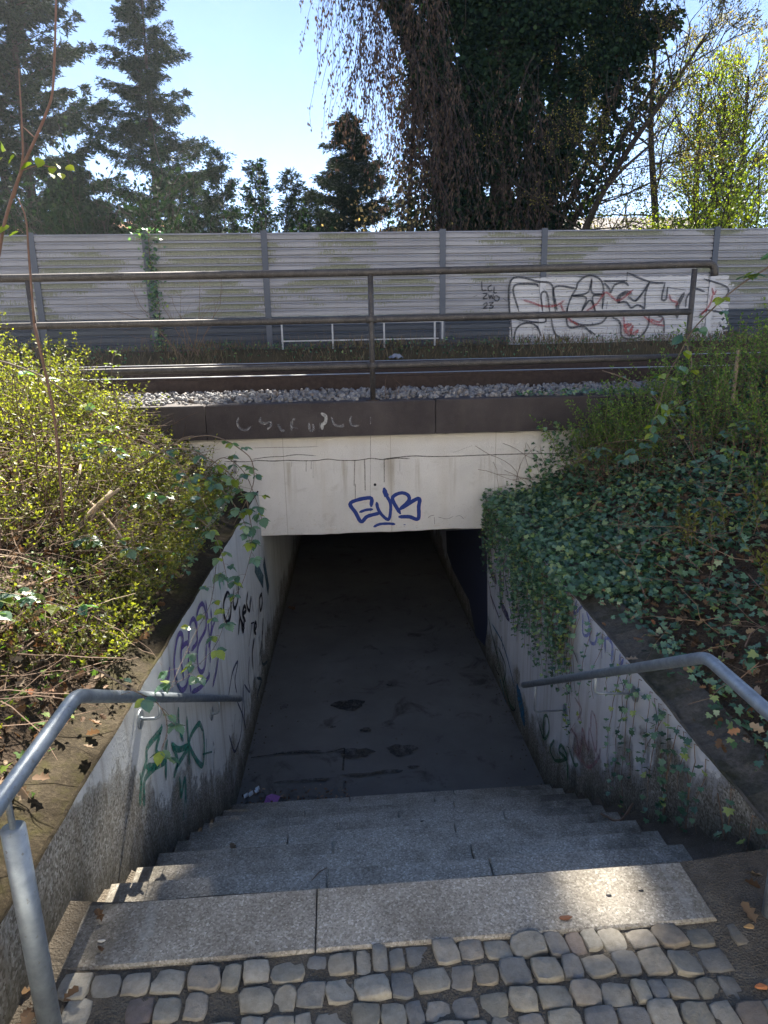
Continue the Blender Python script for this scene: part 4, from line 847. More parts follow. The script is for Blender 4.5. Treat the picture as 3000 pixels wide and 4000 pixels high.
def bramble(path, label, r0=.005, step=.09, start=.15, size=(.05, .078), skip=.12, young=.1, sub=6, group='arching bramble canes', five=.25):
    rt = empty('bramble', label=label, cat='bramble', group=group)
    q = smooth_path(path, sub); n = len(q)
    mb = MB(); mb.tube(q, [r0*(1-.6*i/n) for i in range(n)], 6)
    acc = 0; tot = sum((q[i+1]-q[i]).length for i in range(n-1)); s_ = 0; nxt = start*tot; side = 1; j = 0
    leafs = []
    for i in range(n-1):
        L = (q[i+1]-q[i]).length; t = (q[i+1]-q[i]).normalized() if L > 0 else Vector((0, 0, 1))
        if random.random() < .8:   # thorns and knobs
            d = Vector((random.gauss(0, 1), random.gauss(0, 1), random.gauss(0, 1))).normalized()
            mb.tube([q[i], q[i]+d*.008], [.0015, .0003], 3)
        s_ += L
        if s_ < nxt: continue
        nxt += step*random.uniform(.7, 1.3); side = -side; j += 1
        if random.random() < skip: continue
        lat = t.cross(Vector((0, 0, 1)))
        lat = lat.normalized() if lat.length > .05 else Vector((1, 0, 0))
        d = (lat*side*random.uniform(.5, 1)+t*random.uniform(.1, .6)+Vector((random.gauss(0, .3), -random.uniform(0, .6), random.gauss(.05, .25)))).normalized()
        pl = random.uniform(.03, .06); e = q[i]+d*pl
        mb.tube([q[i], q[i]+d*pl*.5+Vector((0, 0, .006)), e], .0011, 4, False)
        sz = random.uniform(*size); k5 = random.random() < five
        dn = Vector((0, 0, -1))
        sidev = d.cross(Vector((0, 0, 1)))
        sidev = sidev.normalized() if sidev.length > .05 else Vector((0, 1, 0))
        leaves = [(d+dn*.35, 1.0), (sidev+d*.25+dn*.25, .82), (-sidev+d*.25+dn*.25, .82)]
        if k5: leaves += [(sidev*.6-d*.6+dn*.3, .6), (-sidev*.6-d*.6+dn*.3, .6)]
        for dd, sc_ in leaves:
            me = random.choice(YNG if random.random() < young else SER)
            place_leaf(me, 'leaf', e, dd+Vector((random.gauss(0, .12), random.gauss(0, .12), random.gauss(0, .12))), random.gauss(0, .35), sz*sc_, rt)
    mb.build('cane', MT['cane'], rt, True)
    return rt

LB = {'a': 'bramble cane arching highest over the left end of the pale beam', 'b': 'second bramble cane arching over the beam, just under the highest one', 'c': 'light bare bramble cane slanting down left of the tunnel mouth',
      'd': 'bramble shoot hanging down past the upper left corner of the tunnel mouth', 'e': 'long thin bramble shoot trailing from the tunnel mouth across the black lettering', 'f': 'thin bramble shoot trailing down over the purple graffiti',
      'g': 'bramble shoot lying over the left handrail and hanging in front of the green graffiti', 'h': 'tall leafy bramble crossing the right end post of the guard rail', 'i': 'thin bramble with few leaves leaning out over the coping on the right',
      'j': 'short bramble with fresh leaves beside the right rail post', 'k': 'long pale bramble cane sloping down through the sunny shrubs on the left bank', 'l': 'short upright shoot with yellow-green tip before the left end of the coping'}
CANES['m'] = [(-1.15,4.6,.75),(-1.0,4.5,.95),(-.85,4.45,.97),(-.72,4.4,.85),(-.64,4.4,.7),(-.6,4.4,.52)]
CANES['n'] = [(-1.1,4.4,.6),(-.98,4.35,.75),(-.88,4.3,.72),(-.8,4.3,.58),(-.76,4.25,.42),(-.74,4.2,.3)]
CANES['o'] = [(-.95,4.9,.95),(-.8,4.8,1.05),(-.66,4.75,.95),(-.58,4.7,.75),(-.55,4.7,.6)]
LB['m'] = 'leafy bramble cane heavy with broad grey-green leaves at the tunnel corner'; LB['n'] = 'low bramble cane with broad leaves over the left wall top by the green paint'; LB['o'] = 'leafy bramble cane in front of the left end of the beam'
opt = {'m': dict(start=.2, step=.05, size=(.055, .085), r0=.004), 'n': dict(start=.15, step=.05, size=(.055, .085), r0=.004), 'o': dict(start=.3, step=.055, size=(.05, .08), r0=.004), 'a': dict(start=.5, step=.075, r0=.0055), 'b': dict(start=.3, step=.10, r0=.0055), 'c': dict(start=.45, step=.12, r0=.006), 'd': dict(start=.05, step=.05, five=.1, size=(.05, .085)), 'e': dict(start=.05, step=.16, size=(.05, .07), r0=.0022),
       'f': dict(start=.1, step=.2, size=(.04, .055), r0=.0025), 'g': dict(start=.2, step=.085, size=(.035, .055), r0=.003), 'h': dict(start=.05, step=.085, size=(.06, .085), young=.4, r0=.0055), 'i': dict(start=.1, step=.16, size=(.04, .06), young=.7, r0=.004),
       'j': dict(start=.1, step=.1, size=(.04, .06), young=.8, r0=.003), 'k': dict(start=.15, step=.12, size=(.05, .07), young=.3, r0=.006), 'l': dict(start=.6, step=.05, size=(.035, .05), young=1, r0=.005)}
for k, v in opt.items(): bramble(CANES[k], LB[k], **v)
# clusters of big bramble leaves low on the banks: (x, y, height above ground, label)
def clump(x, y, hf, h, label, n=4, size=(.06, .085), lean=(1, -.6)):
    z = hf(x, y); b = Vector((x-.25*lean[0], y+.25, z)); m_ = Vector((x, y, z+h)); e = Vector((x+.3*lean[0], y+.3*lean[1]*.6, z+h*.75))
    bramble([b, (b+m_)/2+Vector((0, 0, h*.3)), m_, e], label, r0=.004, step=.3/n, start=.4, size=size, skip=.05, young=.12, group='low bramble sprigs')
for x, y, h, lb in [(-1.62, 2.75, .25, 'bramble sprig low on the left bank level with the handrail bend'), (-2.0, 3.6, .35, 'bramble sprig on leaf litter in the middle of the left bank'), (-1.45, 3.9, .28, 'bramble sprig beside the left wall top, grey-green leaves'),
                    (-1.75, 4.9, .4, 'bramble sprig among shrubs high on the left bank'), (-1.28, 4.75, .5, 'broad-leaved bramble sprig standing just left of the pale beam'), (-1.9, 2.9, .35, 'bramble sprig at the far left edge of the bank'),
                    (-2.1, 3.3, .8, 'tall bramble sprig with large pale leaves at the left picture edge'), (-1.5, 3.1, .2, 'dark green bramble sprig behind the left wall')]:
    clump(x, y, hl, h, lb)
for x, y, h, lb in [(2.75, 4.6, .45, 'bramble sprig with pale leaves high on the right bank'), (3.1, 4.9, .4, 'bramble sprig at the right picture edge above the ivy'), (2.55, 5.4, .45, 'bramble sprig below the right end of the coping'),
                    (2.35, 5.9, .5, 'bramble sprig hanging beside the coping on the right'), (2.9, 5.5, .6, 'bramble sprig under the right rail post')]:
    clump(x, y, hr, h, lb, lean=(-1, -.8))

# sapling at the left edge
sp_ = empty('sapling', label='thin red-brown sapling with few yellow-green leaves at the left edge', cat='sapling')
mb = MB()
for k, r0 in (('s1', .0085), ('s2', .005), ('s3', .006), ('s4', .003)):
    q = smooth_path(CANES[k], 6); mb.tube(q, [r0*(1-.55*i/len(q)) for i in range(len(q))], 7)
mb.tube(smooth_path([(-1.75, 3.42, .75), (-1.66, 3.4, 1.4), (-1.6, 3.4, 2.01)], 5), .012, 7)
mb.tube(smooth_path([(-1.39, 3.4, 1.0), (-1.36, 3.4, 1.5), (-1.39, 3.4, 1.96)], 5), .007, 7)
mb.tube(smooth_path([(-1.35, 3.4, 2.61), (-1.27, 3.39, 2.63), (-1.2, 3.39, 2.62)], 5), .002, 5)
mb.build('stem', MT['twigred'], sp_, True)
for p in [(-1.42, 2.665), (-1.37, 2.67), (-1.26, 2.66), (-1.21, 2.627), (-1.184, 2.6), (-1.155, 2.627), (-1.437, 2.385), (-1.419, 2.72), (-1.23, 2.6), (-1.2, 2.64), (-1.4, 2.36), (-1.3, 2.64)]:
    place_leaf(random.choice(YNG), 'leaf', (p[0], 3.4, p[1]), (random.gauss(0, .6), -.5, -.5), random.gauss(0, .6), random.uniform(.04, .06), sp_)

def stems_and_leaves(name, spots, lean, length, leafmat, sz, pair=.028, stemmat='twig', parent=None, T=None, r=.0016, wob=.5, kinds=True, droop=0.0, big=1):
    """spots: base points. builds one stem mesh and one leaf mesh"""
    sm_ = MB(); P = []; D = []; S = []
    for b in spots:
        L = random.uniform(*length); d = Vector((lean[0]+random.gauss(0, wob), lean[1]+random.gauss(0, wob), lean[2])).normalized()
        p = Vector(b); pts = [p.copy()]; n = max(4, int(L/.06))
        for i in range(n):
            d = (d+Vector((random.gauss(0, .12), random.gauss(0, .12), random.gauss(0, .1)-droop))).normalized(); p = p+d*(L/n); pts.append(p.copy())
        rr = r*random.uniform(.7, 1.5)
        sm_.tube(pts, [rr*(1-.6*i/n) for i in range(n+1)], 3, False)
        s_ = L*random.uniform(.1, .35); az = random.uniform(0, 3)
        while s_ < L:
            i = min(n-1, int(s_/L*n)); t = s_/L*n-i; q = pts[i].lerp(pts[i+1], t); ax = (pts[i+1]-pts[i]).normalized()
            u = ax.orthogonal().normalized(); v_ = ax.cross(u); az += 1.57+random.gauss(0, .3)
            for sg in (0, math.pi):
                o = u*math.cos(az+sg)+v_*math.sin(az+sg)
                P.append(q); D.append(o+ax*random.uniform(.3, 1.0)+Vector((0, 0, .2))); S.append(random.uniform(*sz))
            s_ += pair*random.uniform(.6, 1.5)
        for _ in range(2): P.append(pts[-1]); D.append(d+Vector((random.gauss(0, .5), random.gauss(0, .5), .2))); S.append(random.uniform(*sz))
    a = sm_.build('stem', MT[stemmat], parent)
    b_ = cloud('leaf', T or T_rhomb(.3), [tuple(p) for p in P], [tuple(d) for d in D], S, leafmat, parent, spin=rng.normal(0, .6, len(P)))
    if kinds: a['kind'] = 'stuff'; b_['kind'] = 'stuff'
    return a, b_

# low undergrowth of the left bank: countless thin stems with young leaves
def spots_left(n, xr, yr, dens=None):
    out = []
    while len(out) < n:
        x = -1.3-(abs(xr)-1.3)*random.random()**1.25; y = random.uniform(*yr)
        if x > -1.42 and y < 3.0 and random.random() < .5: continue
        if (dens is None) or random.random() < dens(x, y): out.append((x, y, hl(x, y)))
    if n > 3000:
        for _ in range(420): y = random.uniform(3.1, 6.9); out.append((random.uniform(-1.34, -1.12-.0*y), y, .33))
    return out
ug = empty('undergrowth', label='sunlit carpet of small yellow-green shrub leaves covering the left bank', cat='undergrowth')
stems_and_leaves('ug', spots_left(3500, -4.2, (1.4, 7.2), lambda x, y: (.25+.75*(vnoise(x*1.9, y*1.9) > -.1))*(1 if y > 4 else .6)), (.35, -.25, .9), (.12, .36), MT['priv'], (.016, .029), .024, parent=ug, wob=.55)
ug['kind'] = 'stuff'
# the taller shrubs
def shrub(x, y, hf, h, n, label, mat='priv', sz=(.02, .032), spread=.22, cat='shrub', group=None, lean=(.15, -.1, 1), stem='twig', pair=.035, T=None, r=.0024, droop=0.0, wob=.28):
    rt = empty('shrub', label=label, cat=cat, group=group)
    sp = [(x+random.gauss(0, spread*.5), y+random.gauss(0, spread*.5), hf(x, y)-.02) for _ in range(n)]
    stems_and_leaves('s', sp, lean, (h*.6, h*1.1), MT[mat], sz, pair, stem, rt, T, r, wob, True, droop)
    return rt
A = 'young leafed shrub, one of the dense thicket on the sunny left bank'
for x, y, h, n in [(-1.75, 5.0, .62, 60), (-2.1, 5.2, .72, 70), (-2.35, 5.9, .7, 70), (-2.0, 6.4, .5, 60), (-2.5, 4.8, .75, 70), (-1.85, 4.3, .55, 50), (-2.2, 4.1, .8, 60), (-2.7, 5.4, .8, 60), (-2.6, 6.6, .65, 60), (-1.6, 5.8, .5, 50), (-1.45, 6.5, .45, 50), (-3.1, 6.3, .8, 50), (-2.0, 3.4, .55, 50), (-2.4, 3.5, .8, 50), (-3.0, 4.6, .9, 50), (-2.2, 5.9, .6, 60), (-1.9, 6.8, .3, 40), (-2.35, 6.7, .35, 50)]:
    shrub(x, y, hl, h, int(n*.72), A, group='thicket of young shrubs on the left bank')
for x, y, h, n, lb in [(-1.36, 5.6, .5, 24, 'sparse shrub with tiny leaf buds leaning in front of the pale beam'), (-1.30, 6.3, .55, 22, 'sparse twiggy shrub close to the beam, above the left wall')]:
    shrub(x, y, hl, h, n, lb, 'privs', (.012, .02), .15, lean=(.75, -.1, .7), pair=.04, wob=.25)
for x, y, lb in [(-1.75, 4.15, 'tall thin bare stem left of the sapling thicket'), (-1.9, 4.6, 'dark upright stems rising through the sunny shrubs')]:
    shrub(x, y, hl, 1.15, 7, lb, 'priv', (.018, .03), .12, lean=(.12, 0, 1), stem='twigred', pair=.10, r=.005, wob=.08)
# pale dead wood lying in the thicket
mb = MB()
for (a, b, r_) in [((-1.9, 4.6, .95), (-1.35, 4.2, .62), .013), ((-1.75, 4.7, 1.05), (-1.62, 4.1, .5), .011), ((-1.5, 4.5, .9), (-1.72, 4.0, .5), .014), ((-1.66, 4.3, .6), (-1.4, 4.35, .95), .010)]:
    a, b = Vector(a), Vector(b); q = smooth_path([a, (a+b)/2+Vector((random.gauss(0, .05), 0, .04)), b], 5); mb.tube(q, [r_*random.uniform(.8, 1.1) for _ in q], 7)
tag(mb.build('dead_branch', MT['twiglight'], None, True), 'pale sunlit dead branches lying in the left thicket', 'dead branch')
# loose dry twigs
def twigs(n, xr, yr, hf, mat, name, label):
    mb = MB()
    for _ in range(n):
        x, y = random.uniform(*xr), random.uniform(*yr); z = hf(x, y)+random.uniform(.02, .3)
        d = Vector((random.gauss(0, 1), random.gauss(0, 1), random.gauss(0, .35))).normalized(); p = Vector((x, y, z)); pts = [p]
        for i in range(5): d = (d+Vector((random.gauss(0, .22), random.gauss(0, .22), random.gauss(0, .15)))).normalized(); p = p+d*random.uniform(.05, .13); pts.append(p)
        r_ = random.uniform(.0012, .004); mb.tube(pts, [r_*(1-.12*i) for i in range(6)], 3, False)
    o = mb.build(name, MT[mat]); tag(o, label, 'twigs', kind='stuff'); return o
twigs(1700, (-3.4, -1.28), (2.0, 7.0), hl, 'twig', 'dry_twigs', 'tangle of dry brown twigs among the shrubs on the left bank')
twigs(300, (-3.0, -1.3), (3.0, 6.6), hl, 'twiglight', 'pale_twigs', 'pale sun-bleached twigs among the shrubs on the left bank')
twigs(420, (1.9, 4.6), (2.2, 7.0), hr, 'twig', 'dry_twigs', 'tangle of thin brown twigs over the ivy on the right bank')

# leaf litter
def litter(n, xr, yr, hf, label):
    X = rng.uniform(*xr, n); Y = rng.uniform(*yr, n); Z = np.array([hf(a, b) for a, b in zip(X, Y)])+rng.uniform(.005, .05, n)
    D = np.stack([rng.normal(0, 1, n), rng.normal(0, 1, n), rng.normal(0, .35, n)], 1)
    o = cloud('leaf_litter', T_oak(), np.stack([X, Y, Z], 1), D, rng.uniform(.03, .075, n), MT['dry'], spin=rng.normal(0, 1.1, n)); tag(o, label, 'leaf litter', kind='stuff')
litter(5200, (-3.0, -1.2), (1.0, 7.0), hl, 'brown and orange dead oak leaves covering the left bank')
litter(3800, (1.95, 4.2), (1.0, 7.0), hr, 'brown dead leaves showing between the ivy on the right bank')
lg = lambda x, y: -.02
litter(70, (1.6, 2.0), (1.9, 4.6), lambda x, y: .07+.035*(y-2.1), 'few dead leaves scattered on the right wall top')
litter(60, (-1.3, -1.02), (1.6, 5.0), lambda x, y: .325, 'few dead leaves scattered on the left wall top')
litter(70, (-1.2, -.86), (.7, 1.75), lg, 'dead leaves gathered at the foot of the left wall beside the post')
litter(45, (1.28, 1.6), (.7, 2.0), lg, 'dead leaves gathered at the foot of the right wall')

# ---- ivy on the right bank
def slope_ivy(n, xr, yr, hf, dens, sz=(.026, .055), hmax=.09, name='ivy', label='', nrm=(-.45, -.25, .85), mat='ivy', T=None):
    X = rng.uniform(*xr, n*3); Y = rng.uniform(*yr, n*3); keep = np.array([random.random() < dens(a, b) for a, b in zip(X, Y)]); X = X[keep][:n]; Y = Y[keep][:n]
    Z = np.array([hf(a, b) for a, b in zip(X, Y)])+rng.uniform(.01, hmax, len(X))
    k = len(X); D = np.stack([rng.normal(0, .8, k)-.2, rng.normal(0, .8, k)-.35, rng.normal(-.25, .45, k)], 1)
    o = cloud(name, T or T_ivy(), np.stack([X, Y, Z], 1), D, rng.uniform(*sz, k), MT[mat], spin=rng.normal(0, .45, k))
    return tag(o, label, 'ivy', kind='stuff')
slope_ivy(17000, (1.86, 4.9), (2.0, 7.2), hr, lambda x, y: (1 if y > 4.0 else max(.12, .5+.6*vnoise(x*2, y*2.2)-(1 if x < 2.05 and y < 4.0 else 0)*.9))*(1 if x < 3.4 else .7), label='dense dark green ivy carpet over the right bank', name='ivy_carpet')
slope_ivy(3600, (1.5, 2.2), (4.15, 6.95), lambda x, y: max(hr(x, y), .12+.03*vnoise(x*5, y*3)), lambda x, y: 1, label='ivy spilling over the right wall top near the bridge', name='ivy_mat', hmax=.14)
slope_ivy(1300, (-1.75, -1.12), (1.5, 6.9), lambda x, y: max(hl(x, y), .31), lambda x, y: .75*sm(-1.08, -1.32, x)+.05, label='small ivy and herb leaves along the left wall top', name='herb_carpet', sz=(.018, .035), mat='privs')
slope_ivy(900, (-1.4, -1.02), (3.7, 6.95), lambda x, y: .33, lambda x, y: sm(3.7, 4.8, y), label='small ivy leaves creeping over the left wall top near the bridge', name='wall_top_ivy', sz=(.02, .04), mat='ivy', hmax=.12)
slope_ivy(420, (1.66, 1.95), (1.6, 4.4), lambda x, y: max(hr(x, y), .06+.036*(y-2.1)), lambda x, y: sm(1.62, 1.9, x)*(.35+.65*sm(3.6, 4.4, y)), label='ivy leaves creeping onto the bare right wall top', name='ledge_ivy', sz=(.025, .045), hmax=.04)
slope_ivy(330, (1.9, 3.3), (6.92, 7.2), lambda x, y: 1.21, lambda x, y: .3 + .7*(x-1.9)/1.4, label='ivy creeping along the coping beside the ballast', name='coping_ivy', sz=(.025, .045), hmax=.05)

def ivy_strands(strands, rt, spacing=.045, sz=(.03, .05), limit=300, plane='x'):
    mb = MB(); P = []; D = []; S = []
    for (y, z0, L, dy) in strands:
        x = WR-.02 if plane == 'x' else None
        pts = [(WR+.025, y, z0-.02), (WR-.015, y+.01, z0-.0)] if z0 > -.05 else [(WR-.012, y, z0)]
        n = max(3, int(L/.07)); yy = y; z = z0; out = random.uniform(.01, .05)
        for i in range(n):
            z -= L/n; yy += dy*L/n+random.gauss(0, .012); pts.append((WR-.012-out*math.sin(math.pi*i/n)-random.uniform(0, .008), yy, z))
        mb.tube(pts, [.0028*(1-.6*i/len(pts)) for i in range(len(pts))], 4, False)
        s_ = random.uniform(0, .05)
        while s_ < L:
            i = min(len(pts)-2, 1+int(s_/L*(len(pts)-2))); q = Vector(pts[i]).lerp(Vector(pts[i+1]), random.random())
            a = random.choice((-1, 1))
            P.append(q+Vector((-.012, a*.012, 0))); D.append((-.35+random.gauss(0, .15), a*random.uniform(.4, 1), random.uniform(-.9, .3))); S.append(random.uniform(*sz)*(1-.35*s_/L)); s_ += spacing*random.uniform(.5, 1.6)
    mb.build('stem', MT['twig'], rt)
    idx = sorted(range(len(P)), key=lambda i: P[i].y-S[i]*8)[:limit]
    ch = set(idx)
    for i in idx: place_leaf(random.choice(IVL), 'leaf', P[i], D[i], random.gauss(0, .4), S[i], rt)
    r_ = [i for i in range(len(P)) if i not in ch]
    if r_: cloud('leaf_mass', T_ivy(), [tuple(P[i]) for i in r_], [D[i] for i in r_], [S[i] for i in r_], MT['ivy'], rt, spin=rng.normal(0, .4, len(r_)))['kind'] = 'stuff'
ic = empty('hanging_ivy', label='thick curtain of ivy hanging over the right wall next to the tunnel mouth', cat='ivy')
S1 = []
for _ in range(165):
    y = 6.95-2.75*random.random()**.85; zt = .10+.02*(y-4)
    L = random.uniform(.35, .95)*(.75+.25*min(1, (y-4.0)/1.0)) if y > 4.25 else random.uniform(.25, .8)
    if y > 5.2: L *= random.uniform(.7, 1.15)
    S1.append((y, zt, L, random.gauss(-.05, .1)))
for _ in range(60):
    y = random.uniform(4.6, 6.95); S1.append((y, .12, random.uniform(.15, .45), random.gauss(0, .1)))
ivy_strands(S1, ic, .034, (.028, .05))
i2 = empty('hanging_ivy', label='few thin ivy strands trailing past the upper bracket of the right handrail', cat='ivy')
ivy_strands([(3.9, .09, .75, -.02), (3.7, .08, .45, .05), (3.5, .08, .3, 0), (3.35, .07, 1.15, .02), (3.28, .07, 1.05, -.07), (3.18, .06, .6, .03), (3.42, .07, .8, -.03), (3.05, .06, .35, -.05), (4.1, .09, .9, .1), (4.3, .09, 1.0, -.15), (4.15, .09, 1.1, -.12)], i2, .05, (.03, .046), 160)
i3 = empty('hanging_ivy', label='leafy ivy strands climbing the front of the right wall behind the handrail post', cat='ivy')
ivy_strands([(2.95, .05, .95, -.12), (2.85, .05, .7, -.2), (2.75, .05, .5, .05), (2.6, .05, .6, -.2), (2.5, .04, .35, 0), (2.3, .04, .45, -.25), (2.15, .03, .4, -.1), (1.95, .03, .3, .1), (2.65, -.1, .6, -.45), (2.4, -.05, .5, -.5), (2.9, -.2, .75, -.35), (3.0, .05, .25, -.4), (2.05, .03, .25, -.2), (1.85, .03, .35, 0), (2.9, .05, .45, .2), (2.7, .05, .3, -.1)], i3, .043, (.03, .05), 200)
# tangle of ivy growing over the right part of the beam
i4 = empty('climbing_ivy', label='dark ivy climbing over the right end of the pale beam up to the coping', cat='ivy')
P = []; D = []; mb = MB()
def bdens(x, z):
    e = (x-1.66)/.85 - (z+.2)*.52 + .30*vnoise(x*3, z*4)
    return max(0, min(1, .18+e*1.5))
while len(P) < 3600:
    x = random.uniform(1.6, 3.9); z = random.uniform(-.25, .95)
    if x > 2.7: z += random.uniform(0, .35)
    if random.random() < bdens(x, z): P.append((x, (6.965 if z < .86 else 6.885)-random.uniform(0, .09)-max(0, x-2)*.12*random.random(), z)); D.append((random.gauss(0, .8), -.35, random.gauss(-.5, .5)))
cloud('leaf_mass', T_ivy(), P, D, rng.uniform(.024, .045, len(P)), MT['ivy'], i4, spin=rng.normal(0, .4, len(P)))['kind'] = 'stuff'
for _ in range(46):
    x = random.uniform(1.9, 3.3); z = random.uniform(-.1, .3); q = [Vector((x, 6.95, z))]; d = Vector((random.gauss(-.3, .5), 0, 1)).normalized()
    for i in range(8): d = (d+Vector((random.gauss(0, .3), 0, random.gauss(0, .1)))).normalized(); q.append(q[-1]+d*.09+Vector((0, random.gauss(0, .008), 0))); q[-1].y = min(q[-1].y, 6.96 if q[-1].z < .84 else 6.885)
    mb.tube(q, .0022, 3, False)
mb.build('stem', MT['twig'], i4)['kind'] = 'stuff'

# shrubs of the right bank
Bq = 'leafy green shrub, one of the dim thicket on the right bank'
for x, y, h, n in [(2.75, 6.75, .55, 60), (3.0, 4.2, .5, 45), (3.3, 5.0, .6, 50), (2.8, 5.9, .7, 55), (3.3, 6.2, .8, 60), (3.8, 5.5, .7, 50), (2.6, 6.5, .75, 50), (3.1, 6.8, .6, 50), (3.6, 6.8, .5, 50), (4.2, 6.4, .6, 50), (3.0, 3.5, .35, 30), (3.9, 4.8, .7, 40), (3.3, 3.9, .6, 50), (4.4, 5.6, .9, 50), (3.7, 6.2, .85, 60), (4.6, 6.6, .8, 50), (3.2, 5.4, .7, 50), (2.9, 6.3, .8, 50)]:
    shrub(x, y, hr, h, n, Bq, 'privs', (.022, .036), .3, group='thicket of shrubs on the right bank', lean=(-.2, -.15, 1), T=T_oval(.22))
for x, y, lb in [(2.48, 3.35, 'shrub with upright fresh green lance leaves, lowest on the right bank'), (2.75, 3.9, 'bright green lance-leaved shrub in the middle of the right bank'), (2.45, 4.3, 'small light green shoots rising from the ivy'), (2.75, 3.15, 'light green shoots near the right picture edge')]:
    shrub(x, y, hr, .35, 14, lb, 'priv', (.03, .045), .25, lean=(-.1, 0, 1), pair=.03, T=T_oval(.2), r=.0025, wob=.15)
# broken fence picket and dead stems on the right
mb = MB(); mb.box((3.52, 5.85, 1.2), (3.545, 5.87, 1.68)); tag(mb.build('fence_picket', MT['twiglight']), 'short weathered wooden picket standing in the ivy on the right', 'fence picket')
shrub(3.3, 5.6, hr, .8, 40, 'mound of dead grey vine stems draped around the wooden picket', 'ivy', (.02, .035), .35, lean=(-.5, -.3, .4), pair=.12, r=.0028, droop=.12, wob=.5)

# ================================================================== BEHIND THE TRACK
def weeds():
    n = 8500; X = rng.uniform(-9, 10, n); Y = rng.uniform(10.65, 12.3, n); Z = np.array([tb(a, b) for a, b in zip(X, Y)])
    D = np.stack([rng.normal(0, .35, n), rng.normal(0, .35, n), np.ones(n)], 1)
    o = cloud('weeds', T_kite(.035), np.stack([X, Y, Z], 1), D, rng.uniform(.05, .2, n)*(1+.3*np.sin(X*2.1)), MT['straw'], spin=rng.uniform(0, 6, n)); tag(o, 'strip of dry grass and weeds at the foot of the noise barrier', 'weeds', kind='stuff')
    n = 2600; X = rng.uniform(-9, 10, n); Y = rng.uniform(11.2, 12.35, n); Z = np.array([tb(a, b) for a, b in zip(X, Y)])+rng.uniform(.0, .14, n)
    o = cloud('weed_leaves', T_rhomb(.35), np.stack([X, Y, Z], 1), rng.normal(0, 1, (n, 3)), rng.uniform(.03, .06, n), MT['ivy']); tag(o, 'low green leaves growing through the dry weeds by the barrier', 'weeds', kind='stuff')
    mb = MB()
    for _ in range(420):
        x, y = random.uniform(-8, 9), random.uniform(10.9, 12.3); p = Vector((x, y, tb(x, y))); d = Vector((random.gauss(0, .25), random.gauss(0, .2), 1)).normalized(); pts = [p]
        for i in range(4): d = (d+Vector((random.gauss(0, .15),)*2+(0,))).normalized(); p = p+d*random.uniform(.03, .10); pts.append(p)
        mb.tube(pts, .0022, 3, False)
    tag(mb.build('dead_stems', MT['twig']), 'dead brown weed stems standing before the noise barrier', 'weeds', kind='stuff')
weeds()
def branchy(mb, tips, p, d, L, r, depth, nseg=5, wob=.16, up_=.03, kids=3, ratio=.62, spread=.65, ns=5, minr=.0015, tipfrom=0):
    pts = [p.copy()]; dd = d.copy(); q = p.copy()
    for i in range(nseg):
        dd = (dd+Vector((random.gauss(0, wob), random.gauss(0, wob), random.gauss(up_, wob*.7)))).normalized(); q = q+dd*L/nseg; pts.append(q.copy())
    mb.tube(pts, [max(minr, r*(1-.55*i/nseg)) for i in range(nseg+1)], ns if depth > 1 else 3, False)
    if depth <= tipfrom: 
        for i in range(1, nseg+1): tips.append((pts[i], (pts[i]-pts[i-1]).normalized()))
    if depth <= 0: return
    for k in range(kids):
        t = random.uniform(.3, 1.0) if k else 1.0; i = min(nseg-1, int(t*nseg)); b = pts[i].lerp(pts[i+1], t*nseg-i) if i < nseg else pts[-1]
        base = (pts[i+1]-pts[i]).normalized()
        nd = (base+Vector((random.gauss(0, spread), random.gauss(0, spread), random.gauss(0, spread*.8)))).normalized()
        branchy(mb, tips, b, nd, L*ratio*random.uniform(.8, 1.2), r*.52*(1 if k else 1.2), depth-1, nseg, wob, up_, kids, ratio, spread, ns, minr, tipfrom)
bs = empty('bare_shrub', label='leafless thin shrub in the weeds beside the ivy-clad barrier post', cat='shrub')
mb = MB(); tips = []
for a in range(7): branchy(mb, tips, Vector((-2.2+random.gauss(0, .1), 11.35, 1.55)), Vector((random.gauss(0, .5), random.gauss(0, .2), 1)).normalized(), random.uniform(.6, 1.0), .008, 2, 5, .12, .02, 3, .55, .5)
mb.build('stem', MT['twig'], bs)
iv = empty('climbing_ivy', label='ivy climbing one post of the noise barrier on the left', cat='ivy')
P = []; D = []
for _ in range(520): z = random.uniform(1.6, 3.62); P.append((-3.0+random.gauss(0, .07)*(1+(z > 3.4)*1.2), 12.36-random.uniform(0, .06), z)); D.append((random.gauss(0, .8), -.3, random.gauss(-.4, .6)))
cloud('leaf', T_ivy(), P, D, rng.uniform(.03, .06, len(P)), MT['ivy'], iv)['kind'] = 'stuff'
MB().tube(smooth_path([(-3.0, 12.37, 1.6), (-2.95, 12.36, 2.4), (-3.02, 12.37, 3.0), (-3.0, 12.36, 3.6)], 5), .008, 5).build('stem', MT['twig'], iv)
mb = MB(); n = 9; v = []; f = []
for j in range(n):
    for i in range(n): a, b = i/(n-1)-.5, j/(n-1)-.5; v.append((  .996+a*.22, 11.15+b*.2, 1.46+.07*math.exp(-(a*a+b*b)*7)+random.uniform(-.02, .03)))
for j in range(n-1):
    for i in range(n-1): f.append((j*n+i, j*n+i+1, (j+1)*n+i+1, (j+1)*n+i))
tag(mb.add(v, f).build('plastic_rag', MT['rag'], None, True), 'crumpled pale rag lying in the weeds across the track', 'rag')
mb = MB()
for k in range(5):
    b = Vector((.52+.03*k, 7.05+random.uniform(-.03, .03), 1.2)); tips = []
    branchy(mb, tips, b, Vector((random.gauss(-.1 if k < 2 else .35, .2), 0, 1)).normalized(), random.uniform(.10, .2), .0035, 1, 5, .12, .02, 2, .5, .5)
tag(mb.build('twig_sprout', MT['twig']), 'small bare sprout growing on the coping right of the middle rail post', 'sprout')

